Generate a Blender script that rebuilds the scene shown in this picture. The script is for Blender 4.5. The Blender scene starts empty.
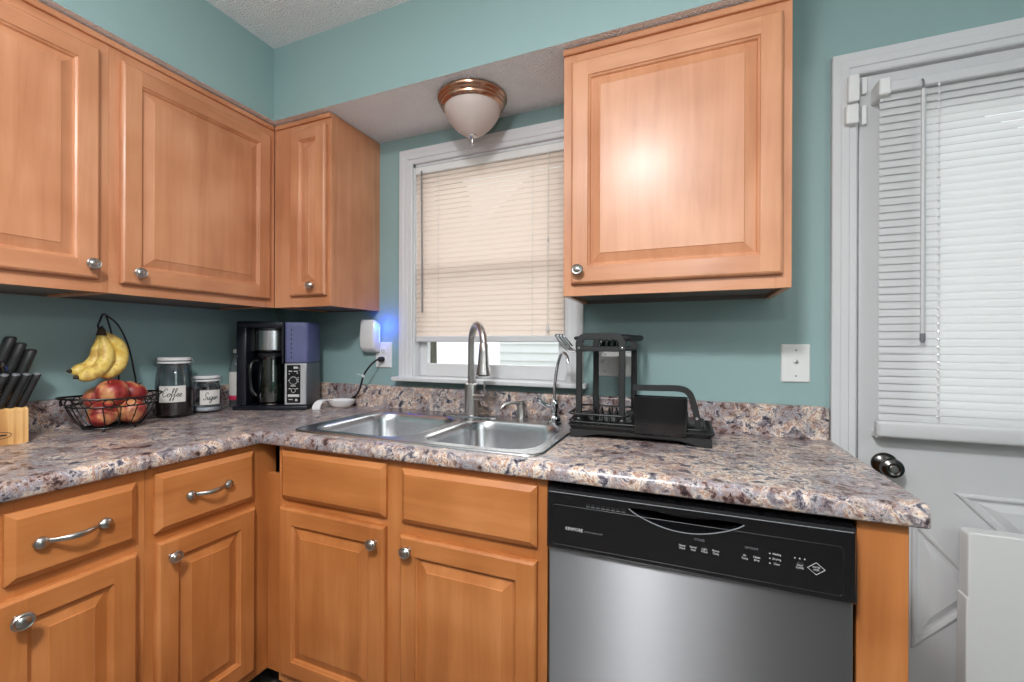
import bpy, bmesh, math, random
from mathutils import Vector, Matrix
random.seed(7)
SC = bpy.context.scene
COL = SC.collection
PI = math.pi

# ---------------------------------------------------------------- camera
cd = bpy.data.cameras.new('camera')
cam = bpy.data.objects.new('camera', cd)
COL.objects.link(cam)
cam.location = (1.9214, -1.6700, 1.2065)
cam.rotation_mode = 'XYZ'
cam.rotation_euler = (Matrix.Rotation(0.40394, 3, 'Z') @ Matrix.Rotation(PI/2, 3, 'X') @ Matrix.Rotation(0.0038, 3, 'Z')).to_euler()
cd.sensor_width = 36
cd.lens = 443.12/1024*36
cd.shift_x = 15.23/1024
cd.shift_y = 3.50/1024
cd.clip_start = 0.02
SC.camera = cam

# ---------------------------------------------------------------- world, lights, exposure
SC.view_settings.view_transform = 'Standard'
SC.view_settings.look = 'None'
SC.view_settings.exposure = 0.06
SC.view_settings.gamma = 1.0
SC.view_settings.use_curve_mapping = False
SC.cycles.use_denoising = True
SC.cycles.max_bounces = 10
SC.cycles.sample_clamp_indirect = 4.0
SC.cycles.caustics_reflective = False
SC.cycles.caustics_refractive = False
W = bpy.data.worlds.new('overcast_sky')
SC.world = W
W.use_nodes = True
W.node_tree.nodes['Background'].inputs[0].default_value = (0.93, 0.96, 1.0, 1)
W.node_tree.nodes['Background'].inputs[1].default_value = 1.6

def light(name, kind, loc, energy, color=(1, 1, 1), target=None, **kw):
    l = bpy.data.lights.new(name, kind)
    l.energy = energy
    l.color = color
    for k, v in kw.items():
        setattr(l, k, v)
    o = bpy.data.objects.new(name, l)
    COL.objects.link(o)
    o.location = loc
    if target is not None:
        o.rotation_euler = (Vector(target)-Vector(loc)).to_track_quat('-Z', 'Y').to_euler()
    return o

light('room_ceiling_fixture', 'AREA', (1.66, -2.02, 2.40), 44, (0.97, 0.985, 1.0), (1.66, -2.02, 0), shape='DISK', size=0.26)
light('room_ceiling_globe', 'POINT', (1.66, -2.02, 2.26), 14, (0.97, 0.985, 1.0), shadow_soft_size=0.12)
light('camera_flash', 'POINT', (2.0, -1.70, 1.69), 9.5, (0.98, 0.99, 1.0), shadow_soft_size=0.03)
light('added_ceiling_uplight', 'AREA', (1.3, -2.4, 1.70), 36, (0.96, 0.98, 1.0), (1.3, -2.4, 3.0), shape='DISK', size=0.40)  # added uplight to brighten ceiling and uppers; no such lamp in the room
light('added_side_fill', 'AREA', (3.55, -1.75, 1.75), 13, (0.95, 0.98, 1.0), (0.3, -0.8, 1.8), shape='RECTANGLE', size=1.1, size_y=1.2)  # added fill for the left cabinets; the right wall has no window
light('sink_window_daylight', 'AREA', (1.15, 1.5, 2.65), 68, (1.0, 0.985, 0.96), (1.15, -0.6, 1.45), shape='RECTANGLE', size=3.0, size_y=2.2)
light('door_glass_daylight', 'AREA', (2.80, 1.3, 1.6), 22, (1, 1, 1), (2.8, -2, 1.4), shape='RECTANGLE', size=1.6, size_y=1.6)
light('night_light_glow', 'POINT', (0.664, -0.042, 1.290), 0.38, (0.02, 0.09, 1.0), shadow_soft_size=0.012)

# ---------------------------------------------------------------- materials
def new_mat(name):
    m = bpy.data.materials.new(name)
    m.use_nodes = True
    nt = m.node_tree
    return m, nt, nt.nodes['Principled BSDF']

def srgb(r, g, b):
    f = lambda c: (c/255/12.92) if c/255 <= 0.04045 else ((c/255+0.055)/1.055)**2.4
    return (f(r), f(g), f(b), 1)

def plain(name, col, rough=0.5, metal=0.0, coat=0.0, spec=0.5, bump=None, vary=0.0):
    m, nt, b = new_mat(name)
    b.inputs['Base Color'].default_value = col
    b.inputs['Roughness'].default_value = rough
    b.inputs['Metallic'].default_value = metal
    b.inputs['Coat Weight'].default_value = coat
    b.inputs['Specular IOR Level'].default_value = spec
    if bump or vary:
        tc = nt.nodes.new('ShaderNodeTexCoord')
        n = nt.nodes.new('ShaderNodeTexNoise')
        n.inputs['Scale'].default_value = bump[0] if bump else 20
        n.inputs['Detail'].default_value = 4
        nt.links.new(tc.outputs['Object'], n.inputs['Vector'])
        if bump:
            bp = nt.nodes.new('ShaderNodeBump')
            bp.inputs['Strength'].default_value = bump[1]
            bp.inputs['Distance'].default_value = bump[2] if len(bump) > 2 else 0.002
            nt.links.new(n.outputs['Fac'], bp.inputs['Height'])
            nt.links.new(bp.outputs['Normal'], b.inputs['Normal'])
        if vary:
            mx = nt.nodes.new('ShaderNodeMix'); mx.data_type = 'RGBA'
            mx.inputs[6].default_value = col
            mx.inputs[7].default_value = (col[0]*(1-vary), col[1]*(1-vary), col[2]*(1-vary), 1)
            nt.links.new(n.outputs['Fac'], mx.inputs[0])
            nt.links.new(mx.outputs[2], b.inputs['Base Color'])
    return m

def ramp(nt, stops):
    r = nt.nodes.new('ShaderNodeValToRGB')
    e = r.color_ramp.elements
    while len(e) > 1:
        e.remove(e[-1])
    e[0].position, e[0].color = stops[0][0], stops[0][1]
    for p, c in stops[1:]:
        x = e.new(p); x.color = c
    return r

def wood(name, c1, c2, c3, scale, rough=0.42):
    m, nt, b = new_mat(name)
    tc = nt.nodes.new('ShaderNodeTexCoord')
    oi = nt.nodes.new('ShaderNodeObjectInfo')
    add = nt.nodes.new('ShaderNodeVectorMath'); add.operation = 'ADD'
    mulr = nt.nodes.new('ShaderNodeVectorMath'); mulr.operation = 'SCALE'
    nt.links.new(oi.outputs['Random'], mulr.inputs['Scale'])
    mulr.inputs[0].default_value = (3.1, 5.7, 2.3)
    nt.links.new(tc.outputs['Object'], add.inputs[0]); nt.links.new(mulr.outputs[0], add.inputs[1])
    mp = nt.nodes.new('ShaderNodeMapping'); mp.inputs['Scale'].default_value = scale
    nt.links.new(add.outputs[0], mp.inputs['Vector'])
    n1 = nt.nodes.new('ShaderNodeTexNoise'); n1.inputs['Scale'].default_value = 1.0
    n1.inputs['Detail'].default_value = 5; n1.inputs['Roughness'].default_value = 0.6; n1.inputs['Distortion'].default_value = 0.5
    nt.links.new(mp.outputs[0], n1.inputs['Vector'])
    n2 = nt.nodes.new('ShaderNodeTexNoise'); n2.inputs['Scale'].default_value = 4.0; n2.inputs['Detail'].default_value = 2
    nt.links.new(add.outputs[0], n2.inputs['Vector'])
    mx = nt.nodes.new('ShaderNodeMath'); mx.operation = 'ADD'
    s2 = nt.nodes.new('ShaderNodeMath'); s2.operation = 'MULTIPLY'; s2.inputs[1].default_value = 0.55
    s1 = nt.nodes.new('ShaderNodeMath'); s1.operation = 'MULTIPLY'; s1.inputs[1].default_value = 0.45
    nt.links.new(n2.outputs['Fac'], s2.inputs[0]); nt.links.new(n1.outputs['Fac'], s1.inputs[0])
    nt.links.new(s1.outputs[0], mx.inputs[0]); nt.links.new(s2.outputs[0], mx.inputs[1])
    r = ramp(nt, [(0.36, c1), (0.5, c2), (0.62, c3)])
    nt.links.new(mx.outputs[0], r.inputs[0])
    nt.links.new(r.outputs[0], b.inputs['Base Color'])
    b.inputs['Roughness'].default_value = rough
    b.inputs['Coat Weight'].default_value = 0.25
    b.inputs['Coat Roughness'].default_value = 0.24
    return m

UW = [srgb(180, 118, 80), srgb(198, 136, 97), srgb(210, 150, 112)]
BW = [srgb(166, 98, 48), srgb(184, 114, 60), srgb(198, 128, 74)]
M = {}
M['wood_v'] = wood('maple_vertical_grain', *UW, (22, 22, 1.6))
M['wood_h'] = wood('maple_horizontal_grain', *UW, (1.6, 1.6, 22))
M['base_v'] = wood('stained_maple_vertical_grain', *BW, (22, 22, 1.6), 0.44)
M['base_h'] = wood('stained_maple_horizontal_grain', *BW, (1.6, 1.6, 22), 0.44)
M['pine'] = wood('pine_block_wood', srgb(160, 98, 46), srgb(222, 170, 106), srgb(240, 200, 140), (5, 75, 2.0), 0.5)
M['toe'] = plain('dark_toe_kick', srgb(40, 26, 18), 0.7, bump=(30, 0.1))
TEAL = srgb(143, 171, 170)
M['teal'] = plain('teal_wall_paint', TEAL, 0.55, bump=(170, 0.22, 0.002), vary=0.04)
def popcorn():
    m, nt, b = new_mat('popcorn_ceiling_texture')
    tc = nt.nodes.new('ShaderNodeTexCoord')
    n = nt.nodes.new('ShaderNodeTexNoise'); n.inputs['Scale'].default_value = 130; n.inputs['Detail'].default_value = 3
    v = nt.nodes.new('ShaderNodeTexVoronoi'); v.inputs['Scale'].default_value = 170
    nt.links.new(tc.outputs['Object'], n.inputs['Vector']); nt.links.new(tc.outputs['Object'], v.inputs['Vector'])
    a = nt.nodes.new('ShaderNodeMath'); a.operation = 'SUBTRACT'
    nt.links.new(n.outputs['Fac'], a.inputs[0]); nt.links.new(v.outputs['Distance'], a.inputs[1])
    bp = nt.nodes.new('ShaderNodeBump'); bp.inputs['Strength'].default_value = 0.7; bp.inputs['Distance'].default_value = 0.006
    nt.links.new(a.outputs[0], bp.inputs['Height']); nt.links.new(bp.outputs[0], b.inputs['Normal'])
    b.inputs['Base Color'].default_value = srgb(240, 240, 240); b.inputs['Roughness'].default_value = 0.9
    return m
M['popcorn'] = popcorn()
M['white'] = plain('white_trim_paint', srgb(212, 212, 213), 0.4, bump=(25, 0.06), vary=0.03)
M['doorwhite'] = plain('white_door_paint', srgb(206, 206, 207), 0.4, bump=(18, 0.08), vary=0.04)
M['plate'] = plain('white_plate_plastic', srgb(228, 228, 226), 0.3, bump=(10, 0.02))
M['roomwall'] = plain('far_room_paint', srgb(120, 146, 143), 0.7, bump=(90, 0.1))
M['warmwall'] = plain('far_room_grey_paint', srgb(132, 131, 129), 0.7, bump=(40, 0.1), vary=0.1)

def granite():
    m, nt, b = new_mat('granite_pattern_laminate')
    tc = nt.nodes.new('ShaderNodeTexCoord')
    n1 = nt.nodes.new('ShaderNodeTexNoise'); n1.inputs['Scale'].default_value = 30; n1.inputs['Detail'].default_value = 9
    n1.inputs['Roughness'].default_value = 0.72; n1.inputs['Distortion'].default_value = 0.6
    nt.links.new(tc.outputs['Object'], n1.inputs['Vector'])
    r1 = ramp(nt, [(0.36, srgb(34, 34, 46)), (0.42, srgb(88, 84, 96)), (0.455, srgb(140, 130, 134)), (0.485, srgb(200, 190, 186)), (0.515, srgb(232, 216, 198)),
                   (0.54, srgb(196, 156, 128)), (0.57, srgb(140, 100, 86)), (0.61, srgb(198, 190, 192)), (0.67, srgb(80, 68, 74))])
    nt.links.new(n1.outputs['Fac'], r1.inputs[0])
    n2 = nt.nodes.new('ShaderNodeTexNoise'); n2.inputs['Scale'].default_value = 38; n2.inputs['Detail'].default_value = 8; n2.inputs['Roughness'].default_value = 0.7
    mp = nt.nodes.new('ShaderNodeMapping'); mp.inputs['Location'].default_value = (3, 7, 1)
    nt.links.new(tc.outputs['Object'], mp.inputs[0]); nt.links.new(mp.outputs[0], n2.inputs['Vector'])
    r2 = ramp(nt, [(0.38, srgb(44, 34, 38)), (0.44, srgb(110, 82, 78)), (0.485, srgb(170, 150, 142)), (0.52, srgb(112, 110, 124)), (0.56, srgb(186, 178, 178)), (0.63, srgb(56, 52, 64))])
    nt.links.new(n2.outputs['Fac'], r2.inputs[0])
    n5 = nt.nodes.new('ShaderNodeTexNoise'); n5.inputs['Scale'].default_value = 9; n5.inputs['Detail'].default_value = 6; n5.inputs['Roughness'].default_value = 0.7
    nt.links.new(mp.outputs[0], n5.inputs['Vector'])
    r5 = ramp(nt, [(0.46, (0, 0, 0, 1)), (0.54, (1, 1, 1, 1))])
    nt.links.new(n5.outputs['Fac'], r5.inputs[0])
    mx = nt.nodes.new('ShaderNodeMix'); mx.data_type = 'RGBA'
    nt.links.new(r5.outputs[0], mx.inputs[0])
    nt.links.new(r1.outputs[0], mx.inputs[6]); nt.links.new(r2.outputs[0], mx.inputs[7])
    v = nt.nodes.new('ShaderNodeTexVoronoi'); v.inputs['Scale'].default_value = 120
    nt.links.new(tc.outputs['Object'], v.inputs['Vector'])
    r3 = ramp(nt, [(0.0, (1, 1, 1, 1)), (0.16, (1, 1, 1, 1)), (0.24, (0, 0, 0, 1))])
    n4 = nt.nodes.new('ShaderNodeTexNoise'); n4.inputs['Scale'].default_value = 22
    nt.links.new(tc.outputs['Object'], n4.inputs['Vector'])
    r4 = ramp(nt, [(0.5, (0, 0, 0, 1)), (0.58, (1, 1, 1, 1))])
    nt.links.new(n4.outputs['Fac'], r4.inputs[0])
    nt.links.new(v.outputs['Distance'], r3.inputs[0])
    ml = nt.nodes.new('ShaderNodeMath'); ml.operation = 'MULTIPLY'
    nt.links.new(r3.outputs[0], ml.inputs[0]); nt.links.new(r4.outputs[0], ml.inputs[1])
    mx2 = nt.nodes.new('ShaderNodeMix'); mx2.data_type = 'RGBA'
    mx2.inputs[7].default_value = srgb(46, 42, 54)
    nt.links.new(ml.outputs[0], mx2.inputs[0]); nt.links.new(mx.outputs[2], mx2.inputs[6])
    nt.links.new(mx2.outputs[2], b.inputs['Base Color'])
    b.inputs['Roughness'].default_value = 0.28
    return m
M['granite'] = granite()

def brushed(name, col, rough, aniso, axis):
    m, nt, b = new_mat(name)
    b.inputs['Base Color'].default_value = col
    b.inputs['Metallic'].default_value = 1
    b.inputs['Roughness'].default_value = rough
    b.inputs['Anisotropic'].default_value = aniso
    cx = nt.nodes.new('ShaderNodeCombineXYZ')
    for i in range(3):
        cx.inputs[i].default_value = axis[i]
    nt.links.new(cx.outputs[0], b.inputs['Tangent'])
    tc = nt.nodes.new('ShaderNodeTexCoord')
    mp = nt.nodes.new('ShaderNodeMapping'); mp.inputs['Scale'].default_value = (6, 6, 700)
    n = nt.nodes.new('ShaderNodeTexNoise'); n.inputs['Scale'].default_value = 1
    nt.links.new(tc.outputs['Object'], mp.inputs[0]); nt.links.new(mp.outputs[0], n.inputs['Vector'])
    bp = nt.nodes.new('ShaderNodeBump'); bp.inputs['Strength'].default_value = 0.12; bp.inputs['Distance'].default_value = 0.001
    nt.links.new(n.outputs['Fac'], bp.inputs['Height']); nt.links.new(bp.outputs[0], b.inputs['Normal'])
    return m
M['dwsteel'] = brushed('brushed_stainless_panel', srgb(150, 150, 152), 0.40, 1.0, (0, 0, 1))
M['steel'] = plain('satin_stainless_steel', srgb(196, 196, 198), 0.26, 1.0, bump=(60, 0.05))
M['nickel'] = plain('brushed_nickel', srgb(188, 184, 180), 0.28, 1.0, bump=(200, 0.05))
M['chrome'] = plain('polished_chrome', srgb(205, 206, 208), 0.12, 1.0, bump=(5, 0.01))
M['bronze'] = plain('warm_brushed_nickel', srgb(190, 150, 126), 0.22, 1.0, bump=(90, 0.04))
M['knobdark'] = plain('dark_pewter_metal', srgb(92, 90, 88), 0.22, 1.0, bump=(90, 0.04))
M['black'] = plain('black_plastic', srgb(24, 24, 26), 0.35, bump=(40, 0.04))
M['matblack'] = plain('matte_black_coating', srgb(30, 30, 31), 0.5, bump=(120, 0.1))
M['gloss'] = plain('glossy_black_plastic', srgb(16, 16, 18), 0.16, coat=0.3, bump=(6, 0.02))
M['navy'] = plain('blue_black_plastic', srgb(22, 24, 34), 0.3, bump=(40, 0.03))
M['void'] = plain('dark_interior', srgb(8, 8, 9), 0.8, bump=(20, 0.02))
M['grey'] = plain('grey_plastic', srgb(120, 122, 126), 0.4, bump=(30, 0.03))
M['print'] = plain('white_print_ink', srgb(205, 205, 205), 0.5, bump=(30, 0.02))
M['ink'] = plain('black_ink', srgb(18, 18, 20), 0.6, bump=(30, 0.02))
M['porcelain'] = plain('white_glazed_ceramic', srgb(228, 226, 226), 0.18, coat=0.3, bump=(8, 0.02))
M['paper'] = plain('cream_paper_label', srgb(218, 214, 208), 0.7, bump=(90, 0.06))
M['coffee'] = plain('ground_coffee', srgb(44, 28, 24), 0.9, bump=(400, 0.6, 0.004))
M['sugar'] = plain('white_sugar', srgb(230, 230, 234), 0.8, bump=(400, 0.4, 0.003))
M['pink'] = plain('pink_label_print', srgb(196, 44, 84), 0.5, bump=(30, 0.02))
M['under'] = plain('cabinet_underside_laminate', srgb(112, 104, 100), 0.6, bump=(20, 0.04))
M['wire'] = plain('black_wire_enamel', srgb(14, 15, 15), 0.4, bump=(50, 0.03))
M['vinyl'] = plain('grey_vinyl_floor', srgb(110, 104, 98), 0.5, bump=(12, 0.1), vary=0.35)
M['siding'] = plain('white_house_siding', srgb(244, 242, 240), 0.6, bump=(4, 0.1))
M['grass'] = plain('pale_lawn', srgb(150, 150, 130), 0.9, bump=(9, 0.3), vary=0.3)
M['bark'] = plain('grey_brown_bark', srgb(112, 104, 92), 0.9, bump=(14, 0.6, 0.02), vary=0.4)
M['foliage'] = plain('pale_foliage', srgb(128, 140, 112), 0.9, bump=(7, 0.6, 0.05), vary=0.5)

def slat_mat(name, col, trans):
    m, nt, b = new_mat(name)
    out = nt.nodes['Material Output']
    b.inputs['Base Color'].default_value = col
    b.inputs['Roughness'].default_value = 0.4
    t = nt.nodes.new('ShaderNodeBsdfTranslucent'); t.inputs[0].default_value = col
    mx = nt.nodes.new('ShaderNodeMixShader'); mx.inputs[0].default_value = trans
    n = nt.nodes.new('ShaderNodeTexNoise'); n.inputs['Scale'].default_value = 30
    bp = nt.nodes.new('ShaderNodeBump'); bp.inputs['Strength'].default_value = 0.03
    nt.links.new(n.outputs['Fac'], bp.inputs['Height']); nt.links.new(bp.outputs[0], b.inputs['Normal'])
    nt.links.new(b.outputs[0], mx.inputs[1]); nt.links.new(t.outputs[0], mx.inputs[2]); nt.links.new(mx.outputs[0], out.inputs[0])
    return m
M['slat'] = slat_mat('cream_vinyl_slat', srgb(232, 217, 205), 0.32)
M['doorslat'] = slat_mat('white_vinyl_slat', srgb(218, 218, 218), 0.20)
M['frost'] = slat_mat('frosted_alabaster_glass', srgb(236, 220, 212), 0.35)

def thin_glass(name, tint, refl=0.12, rough=0.02, extra=0.0, haze=None):
    m, nt, b = new_mat(name)
    out = nt.nodes['Material Output']
    nt.nodes.remove(b)
    t = nt.nodes.new('ShaderNodeBsdfTransparent'); t.inputs[0].default_value = tint
    g = nt.nodes.new('ShaderNodeBsdfGlossy'); g.inputs['Roughness'].default_value = rough
    lw = nt.nodes.new('ShaderNodeLayerWeight'); lw.inputs[0].default_value = 0.25
    mp = nt.nodes.new('ShaderNodeMapRange')
    mp.inputs['To Min'].default_value = refl*0.4; mp.inputs['To Max'].default_value = min(1, refl*5)
    nt.links.new(lw.outputs['Fresnel'], mp.inputs[0])
    mx = nt.nodes.new('ShaderNodeMixShader')
    nt.links.new(mp.outputs[0], mx.inputs[0]); nt.links.new(t.outputs[0], mx.inputs[1]); nt.links.new(g.outputs[0], mx.inputs[2])
    if haze:
        d = nt.nodes.new('ShaderNodeBsdfDiffuse'); d.inputs[0].default_value = haze
        m2 = nt.nodes.new('ShaderNodeMixShader'); m2.inputs[0].default_value = extra
        nt.links.new(mx.outputs[0], m2.inputs[1]); nt.links.new(d.outputs[0], m2.inputs[2])
        nt.links.new(m2.outputs[0], out.inputs[0])
    else:
        nt.links.new(mx.outputs[0], out.inputs[0])
    return m
M['jarglass'] = thin_glass('clear_jar_glass', (0.86, 0.89, 0.92, 1), 0.16)
M['pane'] = thin_glass('window_pane_glass', (0.93, 0.95, 0.95, 1), 0.08)
M['tank'] = thin_glass('tinted_water_tank_plastic', (0.66, 0.68, 0.84, 1), 0.14, 0.08, 0.36, srgb(160, 164, 214))
M['carafe'] = thin_glass('dark_carafe_glass', (0.22, 0.34, 0.24, 1), 0.3, 0.05)
M['bottle'] = thin_glass('clear_bottle_plastic', (0.86, 0.9, 0.9, 1), 0.14, 0.05, 0.08, srgb(210, 215, 220))

def led():
    m, nt, b = new_mat('blue_led_lens')
    b.inputs['Base Color'].default_value = (0.2, 0.3, 1, 1)
    b.inputs['Emission Color'].default_value = (0.25, 0.35, 1, 1)
    b.inputs['Emission Strength'].default_value = 2.0
    return m
M['led'] = led()

def fruit(name, c1, c2, c3, sc, rough=0.35, stretch=(1, 1, 1)):
    m, nt, b = new_mat(name)
    tc = nt.nodes.new('ShaderNodeTexCoord')
    mp = nt.nodes.new('ShaderNodeMapping'); mp.inputs['Scale'].default_value = stretch
    oi = nt.nodes.new('ShaderNodeObjectInfo')
    nt.links.new(tc.outputs['Object'], mp.inputs[0])
    sc_ = nt.nodes.new('ShaderNodeVectorMath'); sc_.operation = 'SCALE'; sc_.inputs[0].default_value = (9, 5, 7)
    nt.links.new(oi.outputs['Random'], sc_.inputs['Scale']); nt.links.new(sc_.outputs[0], mp.inputs['Location'])
    n = nt.nodes.new('ShaderNodeTexNoise'); n.inputs['Scale'].default_value = sc; n.inputs['Detail'].default_value = 6
    nt.links.new(mp.outputs[0], n.inputs['Vector'])
    r = ramp(nt, [(0.38, c1), (0.50, c2), (0.60, c3)])
    nt.links.new(n.outputs['Fac'], r.inputs[0]); nt.links.new(r.outputs[0], b.inputs['Base Color'])
    b.inputs['Roughness'].default_value = rough
    return m
M['apple'] = fruit('red_apple_skin', srgb(132, 30, 32), srgb(172, 70, 60), srgb(212, 152, 104), 24, 0.42, (1, 1, 0.4))
M['banana'] = fruit('ripe_banana_skin', srgb(222, 184, 82), srgb(238, 210, 118), srgb(206, 166, 84), 30, 0.45)
M['tip'] = plain('brown_banana_tip', srgb(54, 40, 24), 0.8, bump=(60, 0.2))
M['sponge'] = plain('dark_rubber', srgb(20, 20, 20), 0.7, bump=(60, 0.1))

# ---------------------------------------------------------------- helpers
def wloc(o):
    v = Vector((0, 0, 0))
    while o is not None:
        v = v + o.location
        o = o.parent
    return v

class MB:
    """collects shapes in one bmesh"""
    def __init__(s):
        s.bm = bmesh.new()
        s.mi = 0
    def _face(s, vs):
        try:
            f = s.bm.faces.new(vs); f.material_index = s.mi; return f
        except ValueError:
            return None
    def box(s, x0, x1, y0, y1, z0, z1, bev=0.0, seg=1, mat=None):
        t = bmesh.new()
        bmesh.ops.create_cube(t, size=1)
        bmesh.ops.scale(t, vec=(abs(x1-x0), abs(y1-y0), abs(z1-z0)), verts=t.verts)
        bmesh.ops.translate(t, vec=((x0+x1)/2, (y0+y1)/2, (z0+z1)/2), verts=t.verts)
        if bev:
            bmesh.ops.bevel(t, geom=t.edges[:], offset=bev, segments=seg, profile=0.5, affect='EDGES')
        s.merge(t, mat)
        return s
    def merge(s, t, mat=None):
        if mat is not None:
            bmesh.ops.transform(t, matrix=mat, verts=t.verts)
        mp = {}
        for v in t.verts:
            mp[v] = s.bm.verts.new(v.co)
        for f in t.faces:
            s._face([mp[v] for v in f.verts])
        t.free()
    def loft(s, loops, cap0=False, cap1=False, closed=True):
        R = [[s.bm.verts.new(p) for p in L] for L in loops]
        n = len(R[0])
        for a, b in zip(R[:-1], R[1:]):
            for i in range(n if closed else n-1):
                j = (i+1) % n
                s._face([a[i], a[j], b[j], b[i]])
        if cap0: s._face(list(reversed(R[0])))
        if cap1: s._face(R[-1])
        return R
    def tube(s, pts, r, seg=10, cap=True, flat=None, closed=False):
        pts = [Vector(p) for p in pts]
        n = len(pts)
        rs = r if isinstance(r, (list, tuple)) else [r]*n
        loops = []
        up = None
        for i in range(n):
            if closed:
                d = pts[(i+1) % n]-pts[i-1]
            else:
                d = pts[min(i+1, n-1)]-pts[max(i-1, 0)]
            d.normalize()
            if up is None:
                up = Vector((0, 0, 1)) if abs(d.z) < 0.9 else Vector((1, 0, 0))
                if flat is not None: up = Vector(flat)
            sd = d.cross(up)
            if sd.length < 1e-6: sd = d.cross(Vector((0.3, 1, 0.2)))
            sd.normalize()
            up = sd.cross(d).normalized()
            k = 1.0
            loops.append([pts[i]+sd*math.cos(2*PI*j/seg)*rs[i]+up*math.sin(2*PI*j/seg)*rs[i]*k for j in range(seg)])
        if closed:
            loops.append(loops[0])
            s.loft(loops)
            bmesh.ops.remove_doubles(s.bm, verts=s.bm.verts, dist=1e-6)
        else:
            s.loft(loops, cap, cap)
        return s
    def lathe(s, prof, c=(0, 0, 0), seg=32, axis='z', cap0=True, cap1=True, sx=1, sy=1):
        loops = []
        for r, h in prof:
            L = []
            for j in range(seg):
                a = 2*PI*j/seg
                p = (r*math.cos(a)*sx, r*math.sin(a)*sy, h)
                if axis == '-y': p = (p[0], -p[2], p[1])
                elif axis == 'x': p = (p[2], p[0], p[1])
                L.append((p[0]+c[0], p[1]+c[1], p[2]+c[2]))
            loops.append(L)
        s.loft(loops, cap0, cap1)
        return s
    def ball(s, c, r, sc=(1, 1, 1), seg=16, mat=None):
        t = bmesh.new()
        bmesh.ops.create_uvsphere(t, u_segments=seg, v_segments=max(6, seg//2), radius=r)
        bmesh.ops.scale(t, vec=sc, verts=t.verts)
        if mat is not None: bmesh.ops.transform(t, matrix=mat, verts=t.verts)
        bmesh.ops.translate(t, vec=c, verts=t.verts)
        s.merge(t)
        return s
    def prism(s, outline, a, b, fn):
        """outline of 2D points extruded between a and b; fn(p, h) -> 3D"""
        s.loft([[fn(p, a) for p in outline], [fn(p, b) for p in outline]], True, True)
        return s
    def plate_with_holes(s, outer, holes, fn, d):
        """flat plate at depth d with holes; returns the loops' verts"""
        es = []; res = []
        for L in [outer]+holes:
            vs = [s.bm.verts.new(fn(p, d)) for p in L]
            res.append(vs)
            for i in range(len(vs)):
                es.append(s.bm.edges.new((vs[i], vs[(i+1) % len(vs)])))
        g = bmesh.ops.triangle_fill(s.bm, use_beauty=True, use_dissolve=False, edges=es)
        for f in g['geom']:
            if isinstance(f, bmesh.types.BMFace): f.material_index = s.mi
        return res
    def build(s, name, mats, parent=None, smooth=False, world=True, recalc=True, angle=35):
        if recalc: bmesh.ops.recalc_face_normals(s.bm, faces=s.bm.faces)
        if parent is not None and world:
            bmesh.ops.translate(s.bm, vec=-wloc(parent), verts=s.bm.verts)
        me = bpy.data.meshes.new(name)
        s.bm.to_mesh(me); s.bm.free()
        for m in (mats if isinstance(mats, (list, tuple)) else [mats]):
            me.materials.append(m)
        if smooth:
            me.polygons.foreach_set('use_smooth', [True]*len(me.polygons))
            me.set_sharp_from_angle(angle=math.radians(angle))
        o = bpy.data.objects.new(name, me)
        COL.objects.link(o)
        if parent is not None: o.parent = parent
        return o

def thing(name, label, cat, loc=(0, 0, 0), rz=0, group=None):
    o = bpy.data.objects.new(name, None)
    COL.objects.link(o)
    o.empty_display_size = 0.05
    o.location = loc
    o.rotation_euler = (0, 0, rz)
    return tag(o, label, cat, group)

def tag(o, label, cat, group=None):
    o['label'] = label; o['category'] = cat
    if group: o['group'] = group
    return o

def struct(o):
    o['kind'] = 'structure'
    return o

def base_at(o, p):
    """move a one-mesh thing's origin to p"""
    o.data.transform(Matrix.Translation(-Vector(p))); o.location = p
    return o

def rrect(x0, x1, y0, y1, r, n=6):
    P = []
    for cx, cy, a0 in ((x1-r, y1-r, 0), (x0+r, y1-r, 90), (x0+r, y0+r, 180), (x1-r, y0+r, 270)):
        for i in range(n+1):
            a = math.radians(a0+90*i/n)
            P.append((cx+r*math.cos(a), cy+r*math.sin(a)))
    return P

def smooth_path(pts, n=6, closed=False):
    P = [Vector(p) for p in pts]
    out = []
    N = len(P)
    for i in range(N if closed else N-1):
        if closed:
            p0, p1, p2, p3 = P[i-1], P[i], P[(i+1) % N], P[(i+2) % N]
        else:
            p0, p1, p2, p3 = P[max(i-1, 0)], P[i], P[i+1], P[min(i+2, N-1)]
        for k in range(n):
            t = k/n
            out.append(0.5*((2*p1)+(p2-p0)*t+(2*p0-5*p1+4*p2-p3)*t*t+(3*p1-p0-3*p2+p3)*t*t*t))
    if not closed: out.append(P[-1])
    return out

def text_mesh(txt, size, loc, mat, parent, name, face='-y', width=None):
    c = bpy.data.curves.new(name, 'FONT')
    c.body = txt; c.size = size; c.extrude = 0.0002; c.align_x = 'CENTER'; c.align_y = 'CENTER'
    c.resolution_u = 2
    o = bpy.data.objects.new('tmp', c)
    COL.objects.link(o)
    dg = bpy.context.evaluated_depsgraph_get()
    me = bpy.data.meshes.new_from_object(o.evaluated_get(dg))
    bpy.data.objects.remove(o); bpy.data.curves.remove(c)
    if width and len(me.vertices):
        xs = [v.co.x for v in me.vertices]
        k = width/max(1e-6, max(xs)-min(xs))
        me.transform(Matrix.Diagonal((k, 1, 1, 1)))
    R = Matrix.Rotation(PI/2, 4, 'X')
    if face == 'x': R = Matrix.Rotation(PI/2, 4, 'Z') @ R
    me.transform(Matrix.Translation(Vector(loc)-wloc(parent)) @ R)
    me.materials.clear(); me.materials.append(mat)
    me.name = name
    n = bpy.data.objects.new(name, me)
    COL.objects.link(n); n.parent = parent
    return n

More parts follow.
